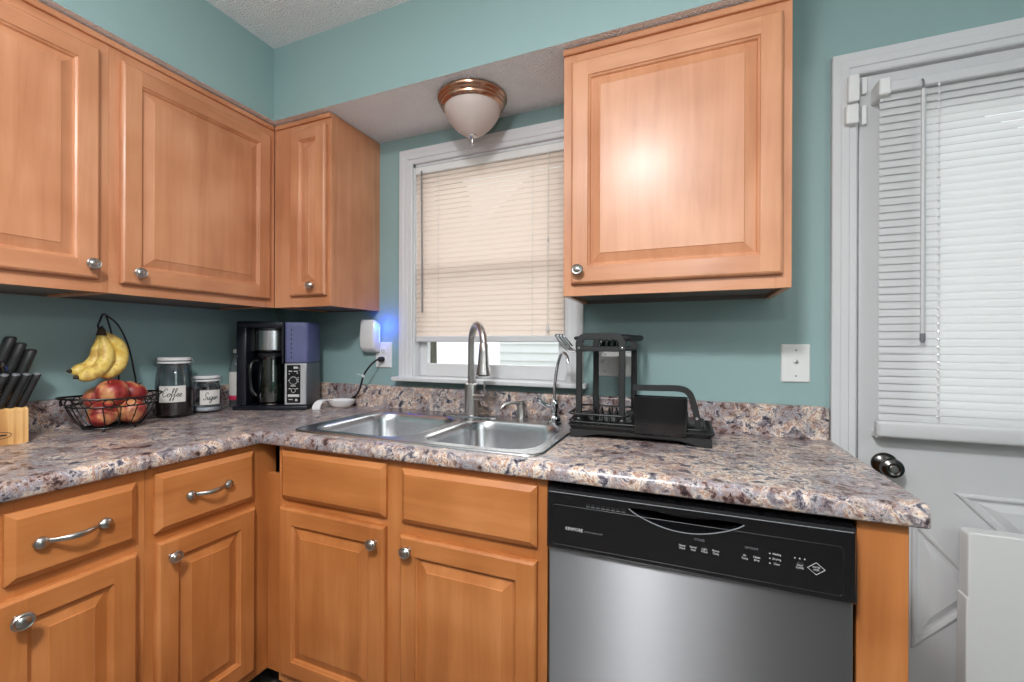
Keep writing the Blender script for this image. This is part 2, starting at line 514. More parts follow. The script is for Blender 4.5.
# run mapping: 'b' = along the back wall (faces -y), 'l' = along the left wall (faces +x)
def mapper(run, plane):
    if run == 'b': return lambda a, z, d: (a, plane-d, z)
    return lambda a, z, d: (plane+d, a, z)

def rect_loop(a0, a1, z0, z1, i):
    return [(a0+i, z0+i), (a1-i, z0+i), (a1-i, z1-i), (a0+i, z1-i)]

def raised_door(parent, run, plane, a0, a1, z0, z1, mats, w=0.052, name='door'):
    f = mapper(run, plane)
    mb = MB()
    L = lambda i, d: [f(p[0], p[1], d) for p in rect_loop(a0, a1, z0, z1, i)]
    mb.mi = 0
    mb.loft([L(0, 0), L(0, 0.013), L(0.003, 0.017), L(0.007, 0.0195)], True, False)
    # flat frame: stiles run the full height, rails sit between them
    o = rect_loop(a0, a1, z0, z1, 0.007); i_ = rect_loop(a0, a1, z0, z1, w)
    q = lambda *P: mb._face([mb.bm.verts.new(f(p[0], p[1], 0.0195)) for p in P])
    mb.mi = 0
    q(o[0], (i_[0][0], o[0][1]), (i_[0][0], o[3][1]), o[3])
    q((i_[1][0], o[0][1]), o[1], o[2], (i_[1][0], o[2][1]))
    mb.mi = 1
    q((i_[0][0], o[0][1]), (i_[1][0], o[0][1]), i_[1], i_[0])
    q(i_[3], i_[2], (i_[2][0], o[2][1]), (i_[3][0], o[2][1]))
    # inner bead, groove, bevel and raised field
    mb.mi = 0
    mb.loft([L(w, 0.0195), L(w+0.0015, 0.016), L(w+0.006, 0.0135), L(w+0.009, 0.008), L(w+0.013, 0.0085), L(w+0.036, 0.0155), L(w+0.0375, 0.0175)], False, True)
    d = mb.build(name, mats, parent, recalc=True)
    return d

def slab_front(parent, run, plane, a0, a1, z0, z1, mat, name):
    f = mapper(run, plane)
    L = lambda i, d: [f(p[0], p[1], d) for p in rect_loop(a0, a1, z0, z1, i)]
    mb = MB()
    mb.loft([L(0, 0), L(0, 0.010), L(0.003, 0.012), L(0.013, 0.0185), L(0.0145, 0.0195)], True, True)
    return mb.build(name, mat, parent)

def knob(parent, run, plane, a, z, name='knob', s=1.0):
    f = mapper(run, plane)
    prof = [(0.008, 0), (0.0065, 0.004), (0.006, 0.012), (0.013, 0.016), (0.0165, 0.020), (0.0168, 0.023), (0.0145, 0.0255), (0.0125, 0.0245), (0.0105, 0.0245), (0.008, 0.027), (0.003, 0.028)]
    mb = MB()
    loops = []
    for r, h in prof:
        loops.append([f(a+r*s*1.08*math.cos(2*PI*j/28), z+r*s*0.95*math.sin(2*PI*j/28), h*s) for j in range(28)])
    mb.loft(loops, True, True)
    return mb.build(name, M['nickel'], parent, smooth=True)

def pull(parent, run, plane, a0, a1, z, name='handle'):
    f = mapper(run, plane)
    mb = MB()
    c = (a0+a1)/2; h = (a1-a0)/2
    pts = []; rad = []
    N = 22
    for i in range(N+1):
        t = -1+2*i/N
        u = abs(t)
        dpt = 0.007+0.021*max(0, 1-(u/0.62)**2)**0.8 if u < 0.62 else 0.007
        pts.append((c+t*h, dpt))
        if u > 0.62:
            k = (u-0.62)/0.38
            rad.append(0.0042+0.0080*math.sin(min(1, k)*PI)**0.7)
        else:
            rad.append(0.0042+0.0022*(1-u/0.62))
    loops = []
    for (a, d), r in zip(pts, rad):
        loops.append([f(a, z+r*1.15*math.cos(2*PI*j/12), d+(r*0.75)*math.sin(2*PI*j/12)) for j in range(12)])
    mb.loft(loops, True, True)
    # posts
    for sgn in (-1, 1):
        a = c+sgn*h*0.8
        mb.loft([[f(a+0.004*math.cos(2*PI*j/10), z+0.004*math.sin(2*PI*j/10), dd) for j in range(10)] for dd in (0, 0.008)], True, True)
    return mb.build(name, M['nickel'], parent, smooth=True, angle=60)

# ================================================================ THE SETTING
XW = -0.03            # left wall plane
mb = MB(); mb.box(XW-0.1, 3.7, -3.5, 0.12, -0.08, 0.0); struct(mb.build('floor', M['vinyl']))
mb = MB(); mb.box(XW-0.1, 3.7, -3.5, 0.12, 2.4334, 2.52); struct(mb.build('ceiling', M['popcorn']))
mb = MB(); mb.box(XW-0.1, XW, -3.5, 0.12, 0, 2.4334); struct(mb.build('wall_left', M['teal']))
mb = MB(); mb.box(3.6, 3.7, -3.5, 0.12, 0, 2.4334); struct(mb.build('wall_right', M['roomwall']))
mb = MB(); mb.box(XW, 3.6, -3.5, -3.4, 0, 2.4334); struct(mb.build('wall_front', M['warmwall']))
# back wall around the window and door openings
WX0, WX1, WZ0, WZ1 = 0.798, 1.506, 1.045, 2.008
DX0, DX1, DZ1 = 2.385, 3.215, 2.045
mb = MB()
mb.box(XW, WX0, 0, 0.12, 0, 2.4334)
mb.box(WX0, WX1, 0, 0.12, 0, WZ0)
mb.box(WX0, WX1, 0, 0.12, WZ1, 2.4334)
mb.box(WX1, DX0, 0, 0.12, 0, 2.4334)
mb.box(DX0, DX1, 0, 0.12, DZ1, 2.4334)
mb.box(DX1, 3.6, 0, 0.12, 0, 2.4334)
struct(mb.build('wall_back', M['teal']))
# soffit above the wall cabinets: painted faces, textured underside
SZ = 2.1336; SD = 0.3385
mb = MB()
P = [(XW, 0), (2.178, 0), (2.178, -SD), (SD, -SD), (SD, -3.4), (XW, -3.4)]
mb.mi = 0
mb.loft([[(x, y, SZ) for x, y in P], [(x, y, 2.4334) for x, y in P]])
mb.mi = 1
mb._face([mb.bm.verts.new((x, y, SZ)) for x, y in P])
struct(mb.build('trim_1', [M['teal'], M['popcorn']]))

# ---- window
win = struct(bpy.data.objects.new('window_1', None)); COL.objects.link(win); win.location = (1.152, 0, 1.05)
def casing_profile(mb, x0, x1, z0, z1, w, side_bottom, y=0.0, t=0.02):
    """mitred three-sided casing with a stepped face around an opening x0..x1, top z1"""
    prof = [(0.0, 0.0), (0.0, t*0.55), (0.004, t*0.7), (w*0.30, t*0.72), (w*0.34, t*0.9), (w*0.62, t*0.92), (w*0.68, t), (w*0.97, t), (w, t*0.9), (w, 0.0)]
    path = []
    st = []
    for k in range(4):
        L = []
        for o_, d in prof:
            if k == 0: p = (x0-o_, y-d, side_bottom)
            elif k == 1: p = (x0-o_, y-d, z1+o_)
            elif k == 2: p = (x1+o_, y-d, z1+o_)
            else: p = (x1+o_, y-d, side_bottom)
            L.append(p)
        st.append(L)
    mb.loft(st, True, True)
mb = MB(); casing_profile(mb, 0.803, 1.502, WZ0, 2.003, 0.065, 1.063); mb.build('casing', M['white'], win)
mb = MB(); mb.box(0.727, 1.586, -0.062, 0.10, 1.045, 1.063, 0.004, 2); mb.build('stool', M['white'], win)
mb = MB()
mb.box(WX0-0.001, 0.812, 0.0, 0.115, 1.063, 2.003); mb.box(1.494, WX1+0.001, 0.0, 0.115, 1.063, 2.003); mb.box(WX0, WX1, 0.0, 0.115, 1.992, WZ1+0.001)
mb.build('jamb', M['white'], win)
def sash(name, z0, z1, y0, bot, top):
    mb = MB()
    mb.box(0.812, 0.850, y0, y0+0.03, z0, z1, 0.003); mb.box(1.456, 1.494, y0, y0+0.03, z0, z1, 0.003)
    mb.box(0.850, 1.456, y0, y0+0.03, z0, z0+bot, 0.003); mb.box(0.850, 1.456, y0, y0+0.03, z1-top, z1, 0.003)
    s = mb.build(name, M['white'], win)
    mb = MB(); mb.box(0.846, 1.460, y0+0.012, y0+0.016, z0+bot-0.004, z1-top+0.004); mb.build('pane', M['pane'], s)
sash('lower_sash', 1.063, 1.555, 0.040, 0.058, 0.03)
sash('upper_sash', 1.53, 1.992, 0.074, 0.03, 0.045)

# ---- door with its casing
mb = MB()
casing_profile(mb, 2.395, 3.205, 0, 2.026, 0.065, 0.0, 0.0, 0.022)
struct(mb.build('trim_2', M['white']))
mb = MB()
mb.box(DX0-0.001, 2.398, -0.003, 0.115, 0, DZ1); mb.box(3.202, DX1+0.001, -0.003, 0.115, 0, DZ1); mb.box(DX0, DX1, -0.003, 0.115, 2.030, DZ1+0.001)
struct(mb.build('trim_3', M['white']))
door = struct(bpy.data.objects.new('door_1', None)); COL.objects.link(door); door.location = (2.8, 0.02, 0)
DY = 0.004            # room-side face of the slab
mb = MB()
GX0, GX1, GZ0, GZ1 = 2.535, 3.065, 1.02, 1.885
f = lambda p, d: (p[0], d, p[1])
outer = [(2.404, 0.008), (3.197, 0.008), (3.197, 2.022), (2.404, 2.022)]
hole = [(GX0, GZ0), (GX1, GZ0), (GX1, GZ1), (GX0, GZ1)]
A = mb.plate_with_holes(outer, [hole], f, DY)
B = mb.plate_with_holes(outer, [hole], f, DY+0.042)
for a, b in zip(A, B):
    for i in range(len(a)):
        j = (i+1) % len(a); mb._face([a[i], a[j], b[j], b[i]])
mb.build('slab', M['doorwhite'], door)
mb = MB()
fr = lambda i, d: [(x, DY-d, z) for x, z in rect_loop(GX0-0.025, GX1+0.025, GZ0-0.025, GZ1+0.025, i)]
mb.loft([fr(0, -0.001), fr(0, 0.008), fr(0.006, 0.013), fr(0.020, 0.013), fr(0.030, 0.004), fr(0.030, -0.02)])
mb.build('glazing_frame', M['doorwhite'], door)
mb = MB(); mb.box(GX0-0.004, GX1+0.004, DY+0.018, DY+0.022, GZ0-0.004, GZ1+0.004); mb.build('pane', M['pane'], door)
# crossbuck: four raised triangular panels
def tri_panel(pts, name):
    mb = MB()
    c = Vector((sum(p[0] for p in pts)/3, sum(p[1] for p in pts)/3))
    P = [Vector(p) for p in pts]
    def inset(d):
        out = []
        n = len(P)
        for i in range(n):
            a, b, c_ = P[i-1], P[i], P[(i+1) % n]
            e1 = (b-a).normalized(); e2 = (c_-b).normalized()
            n1 = Vector((-e1.y, e1.x)); n2 = Vector((-e2.y, e2.x))
            bis = (n1+n2).normalized()
            out.append(b+bis*d/max(0.2, bis.dot(n1)))
        return out
    if (P[1]-P[0]).cross(P[2]-P[0]) < 0: P.reverse()
    L = lambda i, d: [(p.x, DY-d, p.y) for p in inset(i)]
    mb.loft([L(0, -0.001), L(0.002, 0.006), L(0.007, 0.008), L(0.013, 0.006), L(0.015, 0.001), L(0.022, 0.001), L(0.040, 0.008)], False, True)
    mb.build(name, M['doorwhite'], door)
tri_panel([(2.530, 0.708), (2.530, 0.320), (2.706, 0.514)], 'raised_panel')
tri_panel([(3.070, 0.708), (3.070, 0.320), (2.894, 0.514)], 'raised_panel')
tri_panel([(2.622, 0.790), (2.978, 0.790), (2.800, 0.600)], 'raised_panel')
tri_panel([(2.622, 0.238), (2.978, 0.238), (2.800, 0.428)], 'raised_panel')
# door knob
dk = MB(); dk.lathe([(0.033, 0), (0.033, 0.004), (0.028, 0.010), (0.014, 0.014), (0.012, 0.032), (0.020, 0.038), (0.027, 0.047), (0.0285, 0.056), (0.026, 0.064), (0.017, 0.069), (0.013, 0.067), (0.004, 0.067)], (2.467, DY, 0.855), 36, '-y')
dko = dk.build('door_knob', M['knobdark'], door, smooth=True)
mb = MB(); mb.lathe([(0.010, 0.066), (0.010, 0.069), (0.0085, 0.0705), (0.002, 0.0705)], (2.467, DY, 0.855), 20, '-y'); mb.build('lock_button', M['nickel'], dko, smooth=True)

# ================================================================ WALL CABINETS
ZU, ZT = 1.3586, 2.130
def cab_body(root, run, a0, a1, z0, z1, depth, mats, stiles, rails, plane_wall=0.0, mould=True, recess=0.006):
    """open-bottomed carcass with a face frame; mats: vertical, horizontal, underside"""
    f = mapper(run, plane_wall)
    mb = MB()
    def bx(A0, A1, Z0, Z1, D0, D1, b=0.0):
        p = f(A0, Z0, D0); q = f(A1, Z1, D1)
        mb.box(min(p[0], q[0]), max(p[0], q[0]), min(p[1], q[1]), max(p[1], q[1]), min(p[2], q[2]), max(p[2], q[2]), b)
    e = 0.0004
    mb.mi = 0
    bx(a0, a0+0.016, z0, z1, 0, depth-0.019); bx(a1-0.016, a1, z0, z1, 0, depth-0.019)
    mb.mi = 2
    bx(a0+0.016, a1-0.016, z0+recess, z0+recess+0.012, 0.002, depth-0.019)
    bx(a0+0.016, a1-0.016, z1-0.014, z1-0.002, 0.002, depth-0.019)
    bx(a0+0.016, a1-0.016, z0+recess, z1-0.004, 0.002, 0.008)
    bx(a0+0.016, a1-0.016, z0, z0+recess, 0.002, 0.018)
    for s0, s1 in stiles:
        mb.mi = 0; bx(s0, s1, z0, z1, depth-0.019, depth, 0.0008)
    for (r0, r1), (b0, b1) in rails:
        mb.mi = 1; bx(b0, b1, r0, r1, depth-0.019, depth-e)
    return mb.build('body', mats, root)

def moulding(root, run, a0, a1, plane, zt, mat, ret=None):
    f = mapper(run, plane)
    prof = [(-0.001, zt-0.020), (0.008, zt-0.020), (0.010, zt-0.017), (0.010, zt-0.006), (0.008, zt-0.002), (-0.001, zt-0.002)]
    mb = MB()
    mb.loft([[f(a0, z, d) for d, z in prof], [f(a1, z, d) for d, z in prof]], True, True)
    return mb.build('top_moulding', mat, root)

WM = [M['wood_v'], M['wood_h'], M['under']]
# cabinet nearest the camera on the left wall
t = thing('wall_cabinet', 'wall cabinet on the left wall nearest the camera, cut off by the frame edge', 'wall cabinet', (0.12, -1.13, ZU), group=None)
cab_body(t, 'l', -1.353, -0.8965, ZU, ZT, 0.305-XW, WM, [(-1.353, -1.315), (-0.934, -0.8965)], [((ZU, 1.40), (-1.315, -0.934)), ((2.06, ZT), (-1.315, -0.934))], XW)
moulding(t, 'l', -1.353, -0.8965, 0.305, ZT, M['wood_h'])
d = raised_door(t, 'l', 0.3055, -1.327, -0.925, 1.396, 2.078, [M['wood_v'], M['wood_h']]); knob(d, 'l', 0.325, -0.949, 1.437)
t = thing('wall_cabinet', 'wide wall cabinet on the left wall above the banana hanger, running into the corner', 'wall cabinet', (0.12, -0.6, ZU))
cab_body(t, 'l', -0.896, -0.306, ZU, ZT, 0.305-XW, WM, [(-0.896, -0.858), (-0.35, -0.306)], [((ZU, 1.40), (-0.858, -0.35)), ((2.06, ZT), (-0.858, -0.35))], XW)
moulding(t, 'l', -0.896, -0.318, 0.305, ZT, M['wood_h'])
d = raised_door(t, 'l', 0.3055, -0.869, -0.338, 1.391, 2.078, [M['wood_v'], M['wood_h']]); knob(d, 'l', 0.325, -0.829, 1.428)
# narrow corner cabinet on the back wall
t = thing('wall_cabinet', 'narrow wall cabinet in the corner left of the window', 'wall cabinet', (0.46, -0.15, ZU))
cab_body(t, 'b', 0.306, 0.617, ZU, ZT, 0.305, WM, [(0.306, 0.425), (0.585, 0.617)], [((ZU, 1.41), (0.425, 0.585)), ((2.06, ZT), (0.425, 0.585))])
moulding(t, 'b', 0.318, 0.617, -0.305, ZT, M['wood_h'])
d = raised_door(t, 'b', -0.3055, 0.412, 0.600, 1.402, 2.085, [M['wood_v'], M['wood_h']], w=0.047); knob(d, 'b', -0.325, 0.540, 1.440)
# cabinet right of the window
t = thing('wall_cabinet', 'wall cabinet between the window and the door, above the dish rack', 'wall cabinet', (1.87, -0.15, ZU))
cab_body(t, 'b', 1.565, 2.174, ZU, ZT, 0.305, WM, [(1.565, 1.603), (2.136, 2.174)], [((ZU, 1.40), (1.603, 2.136)), ((2.06, ZT), (1.603, 2.136))], recess=0.012)
moulding(t, 'b', 1.565, 2.174, -0.305, ZT, M['wood_h'])
d = raised_door(t, 'b', -0.3055, 1.592, 2.152, 1.394, 2.080, [M['wood_v'], M['wood_h']]); knob(d, 'b', -0.325, 1.618, 1.434)

# ================================================================ BASE CABINETS
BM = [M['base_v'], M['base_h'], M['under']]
ZB = 0.8755
def base_box(mb, run, a0, a1, plane_wall, depth):
    f = mapper(run, plane_wall)
    def bx(A0, A1, Z0, Z1, D0, D1, b=0.0):
        p = f(A0, Z0, D0); q = f(A1, Z1, D1)
        mb.box(min(p[0], q[0]), max(p[0], q[0]), min(p[1], q[1]), max(p[1], q[1]), Z0, Z1, b)
    return bx

def base_cab(name, label, run, a0, a1, fronts, depth, wall, stiles, rails, loc, open_top=False):
    t = thing(name, label, 'base cabinet', loc)
    mb = MB(); bx = base_box(mb, run, a0, a1, wall, depth)
    mb.mi = 0
    bx(a0, a0+0.016, 0.10, ZB, 0.004, depth-0.019); bx(a1-0.016, a1, 0.10, ZB, 0.004, depth-0.019)
    mb.mi = 2
    bx(a0+0.016, a1-0.016, 0.10, 0.115, 0.004, depth-0.019); bx(a0+0.016, a1-0.016, 0.115, ZB, 0.004, 0.01)
    bx(a0+0.016, a1-0.016, 0.115, ZB-0.01, depth-0.035, depth-0.020)
    for s0, s1 in stiles:
        mb.mi = 0; bx(s0, s1, 0.10, ZB, depth-0.019, depth, 0.0008)
    for (r0, r1), (b0, b1) in rails:
        mb.mi = 1; bx(b0, b1, r0, r1, depth-0.019, depth-0.0004)
    mb.build('body', BM, t)
    mb = MB(); bx = base_box(mb, run, a0, a1, wall, depth)
    bx(a0, a1, 0, 0.10, 0.004, depth-0.075)
    mb.build('toe_kick', M['toe'], t)
    return t
F = 0.61
t = base_cab('base_cabinet', 'left base cabinet nearest the camera, with a drawer over a door', 'l', -1.265, -0.9605, None, F-XW, XW,
             [(-1.265, -1.205), (-0.993, -0.9605)], [((0.10, 0.155), (-1.232, -0.993)), ((0.665, 0.705), (-1.232, -0.993)), ((0.845, ZB), (-1.232, -0.993))], (0.3, -1.11, 0))
d = slab_front(t, 'l', F+0.0005, -1.225, -0.985, 0.697, 0.848, M['base_h'], 'drawer'); pull(d, 'l', F+0.02, -1.187, -1.044, 0.772)
d = raised_door(t, 'l', F+0.0005, -1.245, -0.984, 0.135, 0.667, [M['base_v'], M['base_h']]); knob(d, 'l', F+0.02, -1.208, 0.625, s=1.1)
t = base_cab('base_cabinet', 'left base cabinet next to the corner, with a drawer over a narrow door', 'l', -0.960, -0.553, None, F-XW, XW,
             [(-0.960, -0.927), (-0.655, -0.553)], [((0.10, 0.155), (-0.927, -0.655)), ((0.665, 0.705), (-0.927, -0.655)), ((0.845, ZB), (-0.927, -0.655))], (0.3, -0.77, 0))
d = slab_front(t, 'l', F+0.0005, -0.941, -0.648, 0.697, 0.856, M['base_h'], 'drawer'); pull(d, 'l', F+0.02, -0.869, -0.731, 0.776)
d = raised_door(t, 'l', F+0.0005, -0.938, -0.646, 0.138, 0.671, [M['base_v'], M['base_h']]); knob(d, 'l', F+0.02, -0.905, 0.626)
t = base_cab('sink_base_cabinet', 'base cabinet under the double sink, with two doors below two false fronts', 'b', 0.693, 1.6075, None, F, 0,
             [(0.693, 0.728), (1.112, 1.194), (1.570, 1.6075)], [((0.10, 0.16), (0.728, 1.112)), ((0.10, 0.16), (1.194, 1.570)), ((0.665, 0.715), (0.728, 1.112)), ((0.665, 0.715), (1.194, 1.570)), ((0.84, ZB), (0.728, 1.112)), ((0.84, ZB), (1.194, 1.570))], (1.15, -0.3, 0))
slab_front(t, 'b', -F-0.0005, 0.716, 1.127, 0.706, 0.861, M['base_h'], 'false_drawer_front')
slab_front(t, 'b', -F-0.0005, 1.182, 1.583, 0.703, 0.856, M['base_h'], 'false_drawer_front')
d = raised_door(t, 'b', -F-0.0005, 0.713, 1.126, 0.140, 0.680, [M['base_v'], M['base_h']]); knob(d, 'b', -F-0.02, 1.096, 0.634)
d = raised_door(t, 'b', -F-0.0005, 1.180, 1.583, 0.140, 0.668, [M['base_v'], M['base_h']]); knob(d, 'b', -F-0.02, 1.212, 0.633)
mb = MB(); mb.box(0.6115, 0.6925, -0.586, -0.570, 0.10, 0.768, 0.0015)
o = mb.build('filler_strip', M['base_v']); base_at(o, (0.652, -0.578, 0.10)); tag(o, 'short wooden filler strip in the corner between the base cabinets', 'filler strip')
# end panel right of the dishwasher
t = thing('end_panel', 'wooden end panel right of the dishwasher under the counter end', 'cabinet panel', (2.264, -0.3, 0))
mb = MB(); mb.box(2.2245, 2.3035, -0.612, -0.594, 0.0, ZB, 0.0012); mb.build('front_stile', M['base_v'], t)
mb = MB(); mb.box(2.287, 2.3035, -0.594, -0.004, 0.0, ZB, 0.0006); mb.build('side_board', M['base_v'], t)

# ================================================================ COUNTERTOP
CT, CB = 0.917, 0.876
XE = 2.328
ct = thing('countertop', 'granite-pattern laminate countertop turning the corner over the base cabinets', 'countertop', (0.9, -0.5, CB))
prof = [(0.0, CB), (0.0, CT), (0.050, CT), (0.560, CT), (0.612, CT)]
R1 = 0.021
for i in range(1, 8):
    a = PI/2-(PI/2)*i/7
    prof.append((0.635-R1+R1*math.cos(a), CT-R1+R1*math.sin(a)))
for i in range(1, 5):
    a = -(PI/2)*i/4
    prof.append((0.635-0.008+0.008*math.cos(a), CB+0.008+0.008*math.sin(a)))
SX0, SX1 = 0.735, 1.548
st = []
def lx(d): return XW if d < 1e-6 else d
st.append([(lx(d), -1.97, z) for d, z in prof])
st.append([(lx(d), -d, z) for d, z in prof])
st.append([(SX0, -d, z) for d, z in prof])
st.append([(SX1, -d, z) for d, z in prof])
st.append([(XE-0.012, -d, z) for d, z in prof])
def endx(d): return XE
st.append([(XE-0.003, -(d if d < 0.6 else 0.6+(d-0.6)*0.97), z) for d, z in prof])
st.append([(XE, -(d if d < 0.6 else 0.6+(d-0.6)*0.82), z) for d, z in prof])
mb = MB()
R = mb.loft(st, True, True)
# the opening for the sink
va = {R[2][2], R[2][3], R[3][2], R[3][3]}; vb = {R[2][0], R[2][-1], R[3][0], R[3][-1]}
for fc in list(mb.bm.faces):
    if set(fc.verts) == va: mb.bm.faces.remove(fc)
for fc in list(mb.bm.faces):
    if set(fc.verts) == vb:
        mb.bm.faces.remove(fc)
# underside again, either side of the bowls
for d0, d1 in ((0.0, 0.05), (0.56, 0.627)):
    mb._face([mb.bm.verts.new(p) for p in ((SX0, -d0, CB), (SX1, -d0, CB), (SX1, -d1, CB), (SX0, -d1, CB))])
mb.build('worktop', M['granite'], ct, smooth=True, angle=50)
def splash_prof(): return [(0.0005, CT-0.001), (0.0005, CT+0.101), (0.012, CT+0.101), (0.017, CT+0.099), (0.0195, CT+0.095), (0.020, CT+0.090), (0.020, CT+0.006), (0.022, CT+0.002), (0.026, CT+0.0001)]
mb = MB()
sp = splash_prof()
mb.loft([[(XW+d, -1.97, z) for d, z in sp], [(XW+d, -d, z) for d, z in sp], [(XE-0.015, -d, z) for d, z in sp], [(XE-0.004, -min(d, 0.018), min(z, CT+0.097)) for d, z in sp], [(XE, -min(d, 0.012), min(z, CT+0.09)) for d, z in sp]], True, True)
mb.build('backsplash', M['granite'], ct, smooth=True, angle=50)

# ================================================================ SINK
sk = thing('kitchen_sink', 'stainless steel double bowl drop-in sink in the countertop', 'sink', (1.14, -0.3, CT))
fz = lambda p, z: (p[0], p[1], z)
mb = MB()
OX0, OX1, OY0, OY1 = 0.706, 1.577, -0.588, -0.030
bowls = [(0.748, 1.132, -0.548, -0.138), (1.176, 1.540, -0.548, -0.138)]
outer = rrect(OX0+0.014, OX1-0.014, OY0+0.014, OY1-0.014, 0.04)
mb.loft([[fz(p, CT+0.0003) for p in rrect(OX0, OX1, OY0, OY1, 0.05)], [fz(p, CT+0.004) for p in rrect(OX0+0.001, OX1-0.001, OY0+0.001, OY1-0.001, 0.05)], [fz(p, CT+0.0062) for p in rrect(OX0+0.005, OX1-0.005, OY0+0.005, OY1-0.005, 0.046)], [fz(p, CT+0.005) for p in rrect(OX0+0.010, OX1-0.010, OY0+0.010, OY1-0.010, 0.042)], [fz(p, CT+0.004) for p in outer]])
hl = [rrect(a-0.006, b+0.006, c-0.006, d+0.006, 0.085, 8) for a, b, c, d in bowls]
mb.plate_with_holes(outer, hl, fz, CT+0.004)
mb.build('rim', M['steel'], sk, smooth=True, angle=50)
for a, b, c, d in bowls:
    mb = MB()
    lp = []
    for i, z in ((-0.006, CT+0.0041), (-0.002, CT+0.0050), (0.003, CT+0.002), (0.006, CT-0.004), (0.010, CT-0.03), (0.018, CT-0.14), (0.026, CT-0.155), (0.045, CT-0.166), (0.08, CT-0.169)):
        lp.append([fz(p, z) for p in rrect(a+i, b-i, c+i, d-i, max(0.03, 0.085-max(0, i-0.02)*0.3) if i < 0.07 else 0.04, 8)])
    mb.loft(lp, False, True)
    bo = mb.build('bowl', M['steel'], sk, smooth=True, angle=60, recalc=False)
    cx, cy = (a+b)/2, (c+d)/2
    mb = MB(); mb.lathe([(0.043, CT-0.1685), (0.043, CT-0.1665), (0.036, CT-0.1655), (0.030, CT-0.1675), (0.008, CT-0.168)], (cx, cy, 0), 28); mb.build('drain', M['chrome'], bo, smooth=True)
SZt = CT+0.004
# ---- pull-down faucet
fc = thing('kitchen_faucet', 'tall brushed steel pull-down faucet with gooseneck spout behind the sink', 'faucet', (1.134, -0.085, SZt))
FX, FY = 1.134, -0.085
mb = MB()
mb.loft([[fz(p, SZt) for p in rrect(FX-0.125, FX+0.125, FY-0.030, FY+0.030, 0.029)], [fz(p, SZt+0.004) for p in rrect(FX-0.125, FX+0.125, FY-0.030, FY+0.030, 0.029)], [fz(p, SZt+0.007) for p in rrect(FX-0.120, FX+0.120, FY-0.025, FY+0.025, 0.024)]], True, True)
mb.build('deck_plate', M['steel'], fc, smooth=True)
mb = MB(); mb.lathe([(0.0285, SZt+0.006), (0.0285, SZt+0.010), (0.026, SZt+0.012), (0.026, SZt+0.125), (0.0255, SZt+0.128), (0.021, SZt+0.130), (0.015, SZt+0.131)], (FX, FY, 0), 32); bd = mb.build('faucet_body', M['nickel'], fc, smooth=True)
dv = Vector((0.096, -0.092, 0)); reach = dv.length; dv.normalize()
pts = [Vector((FX, FY, 1.03)), Vector((FX, FY, 1.12)), Vector((FX, FY, 1.205))]
rr = reach/2
for i in range(1, 15):
    a = PI-PI*i/14*1.02
    pts.append(Vector((FX, FY, 1.208))+dv*(rr+rr*math.cos(a))+Vector((0, 0, 1.12*rr*math.sin(a))))
mb = MB(); mb.tube(pts, 0.0138, 16); mb.build('spout', M['nickel'], fc, smooth=True)
hx = Vector((FX, FY, 0))+dv*reach
mb = MB(); mb.lathe([(0.0135, 1.212), (0.0160, 1.206), (0.0180, 1.18), (0.022, 1.13), (0.0270, 1.105), (0.0280, 1.096), (0.026, 1.093), (0.004, 1.092)], (hx.x, hx.y, 0), 28)
hd = mb.build('spray_head', M['nickel'], fc, smooth=True)
mb = MB(); mb.lathe([(0.021, 1.0935), (0.020, 1.0895), (0.003, 1.089)], (hx.x, hx.y, 0), 24); mb.build('spray_nozzle', M['black'], hd, smooth=True)
hn = MB(); hn.tube([(FX+0.018, FY-0.008, 1.000), (FX+0.078, FY-0.034, 1.000)], 0.0125, 16); hn.tube([(FX+0.071, FY-0.031, 1.010), (FX+0.073, FY-0.032, 1.066)], 0.0042, 10)
hn.build('lever_handle', M['nickel'], fc, smooth=True)
# ---- soap dispenser
sd = thing('soap_dispenser', 'small steel soap dispenser pump on the sink deck beside the faucet', 'soap dispenser', (1.347, -0.088, SZt))
mb = MB(); mb.lathe([(0.021, SZt), (0.021, SZt+0.004), (0.0165, SZt+0.007), (0.0155, SZt+0.009), (0.0155, SZt+0.052), (0.013, SZt+0.055), (0.007, SZt+0.056)], (1.347, -0.088, 0), 28); mb.build('dispenser_body', M['nickel'], sd, smooth=True)
mb = MB()
mb.lathe([(0.0125, SZt+0.0555), (0.0135, SZt+0.058), (0.0135, SZt+0.067), (0.011, SZt+0.070), (0.003, SZt+0.071)], (1.347, -0.088, 0), 24)
mb.tube(smooth_path([(1.345, -0.090, SZt+0.064), (1.320, -0.112, SZt+0.066), (1.297, -0.132, SZt+0.060), (1.287, -0.141, SZt+0.046)], 5), [0.0065]*10+[0.0055]*6, 12)
mb.build('pump_spout', M['nickel'], sd, smooth=True)
# ---- filtered water tap
wt = thing('water_filter_tap', 'slim chrome filtered water tap with a lever at the right corner of the sink', 'faucet', (1.480, -0.100, SZt))
TX, TY = 1.480, -0.100
mb = MB(); mb.lathe([(0.028, SZt), (0.028, SZt+0.005), (0.024, SZt+0.009), (0.0235, SZt+0.022), (0.018, SZt+0.030), (0.013, SZt+0.036), (0.0125, SZt+0.050), (0.016, SZt+0.056), (0.016, SZt+0.078), (0.012, SZt+0.086), (0.006, SZt+0.090)], (TX, TY, 0), 28)
mb.build('tap_body', M['chrome'], wt, smooth=True)
mb = MB(); mb.tube(smooth_path([(TX, TY, SZt+0.085), (TX+0.002, TY-0.002, SZt+0.14), (TX+0.012, TY-0.012, SZt+0.20), (TX+0.028, TY-0.030, SZt+0.243), (TX+0.046, TY-0.050, SZt+0.258), (TX+0.062, TY-0.066, SZt+0.244), (TX+0.068, TY-0.074, SZt+0.222)], 6), 0.0058, 12)
mb.build('gooseneck', M['chrome'], wt, smooth=True)
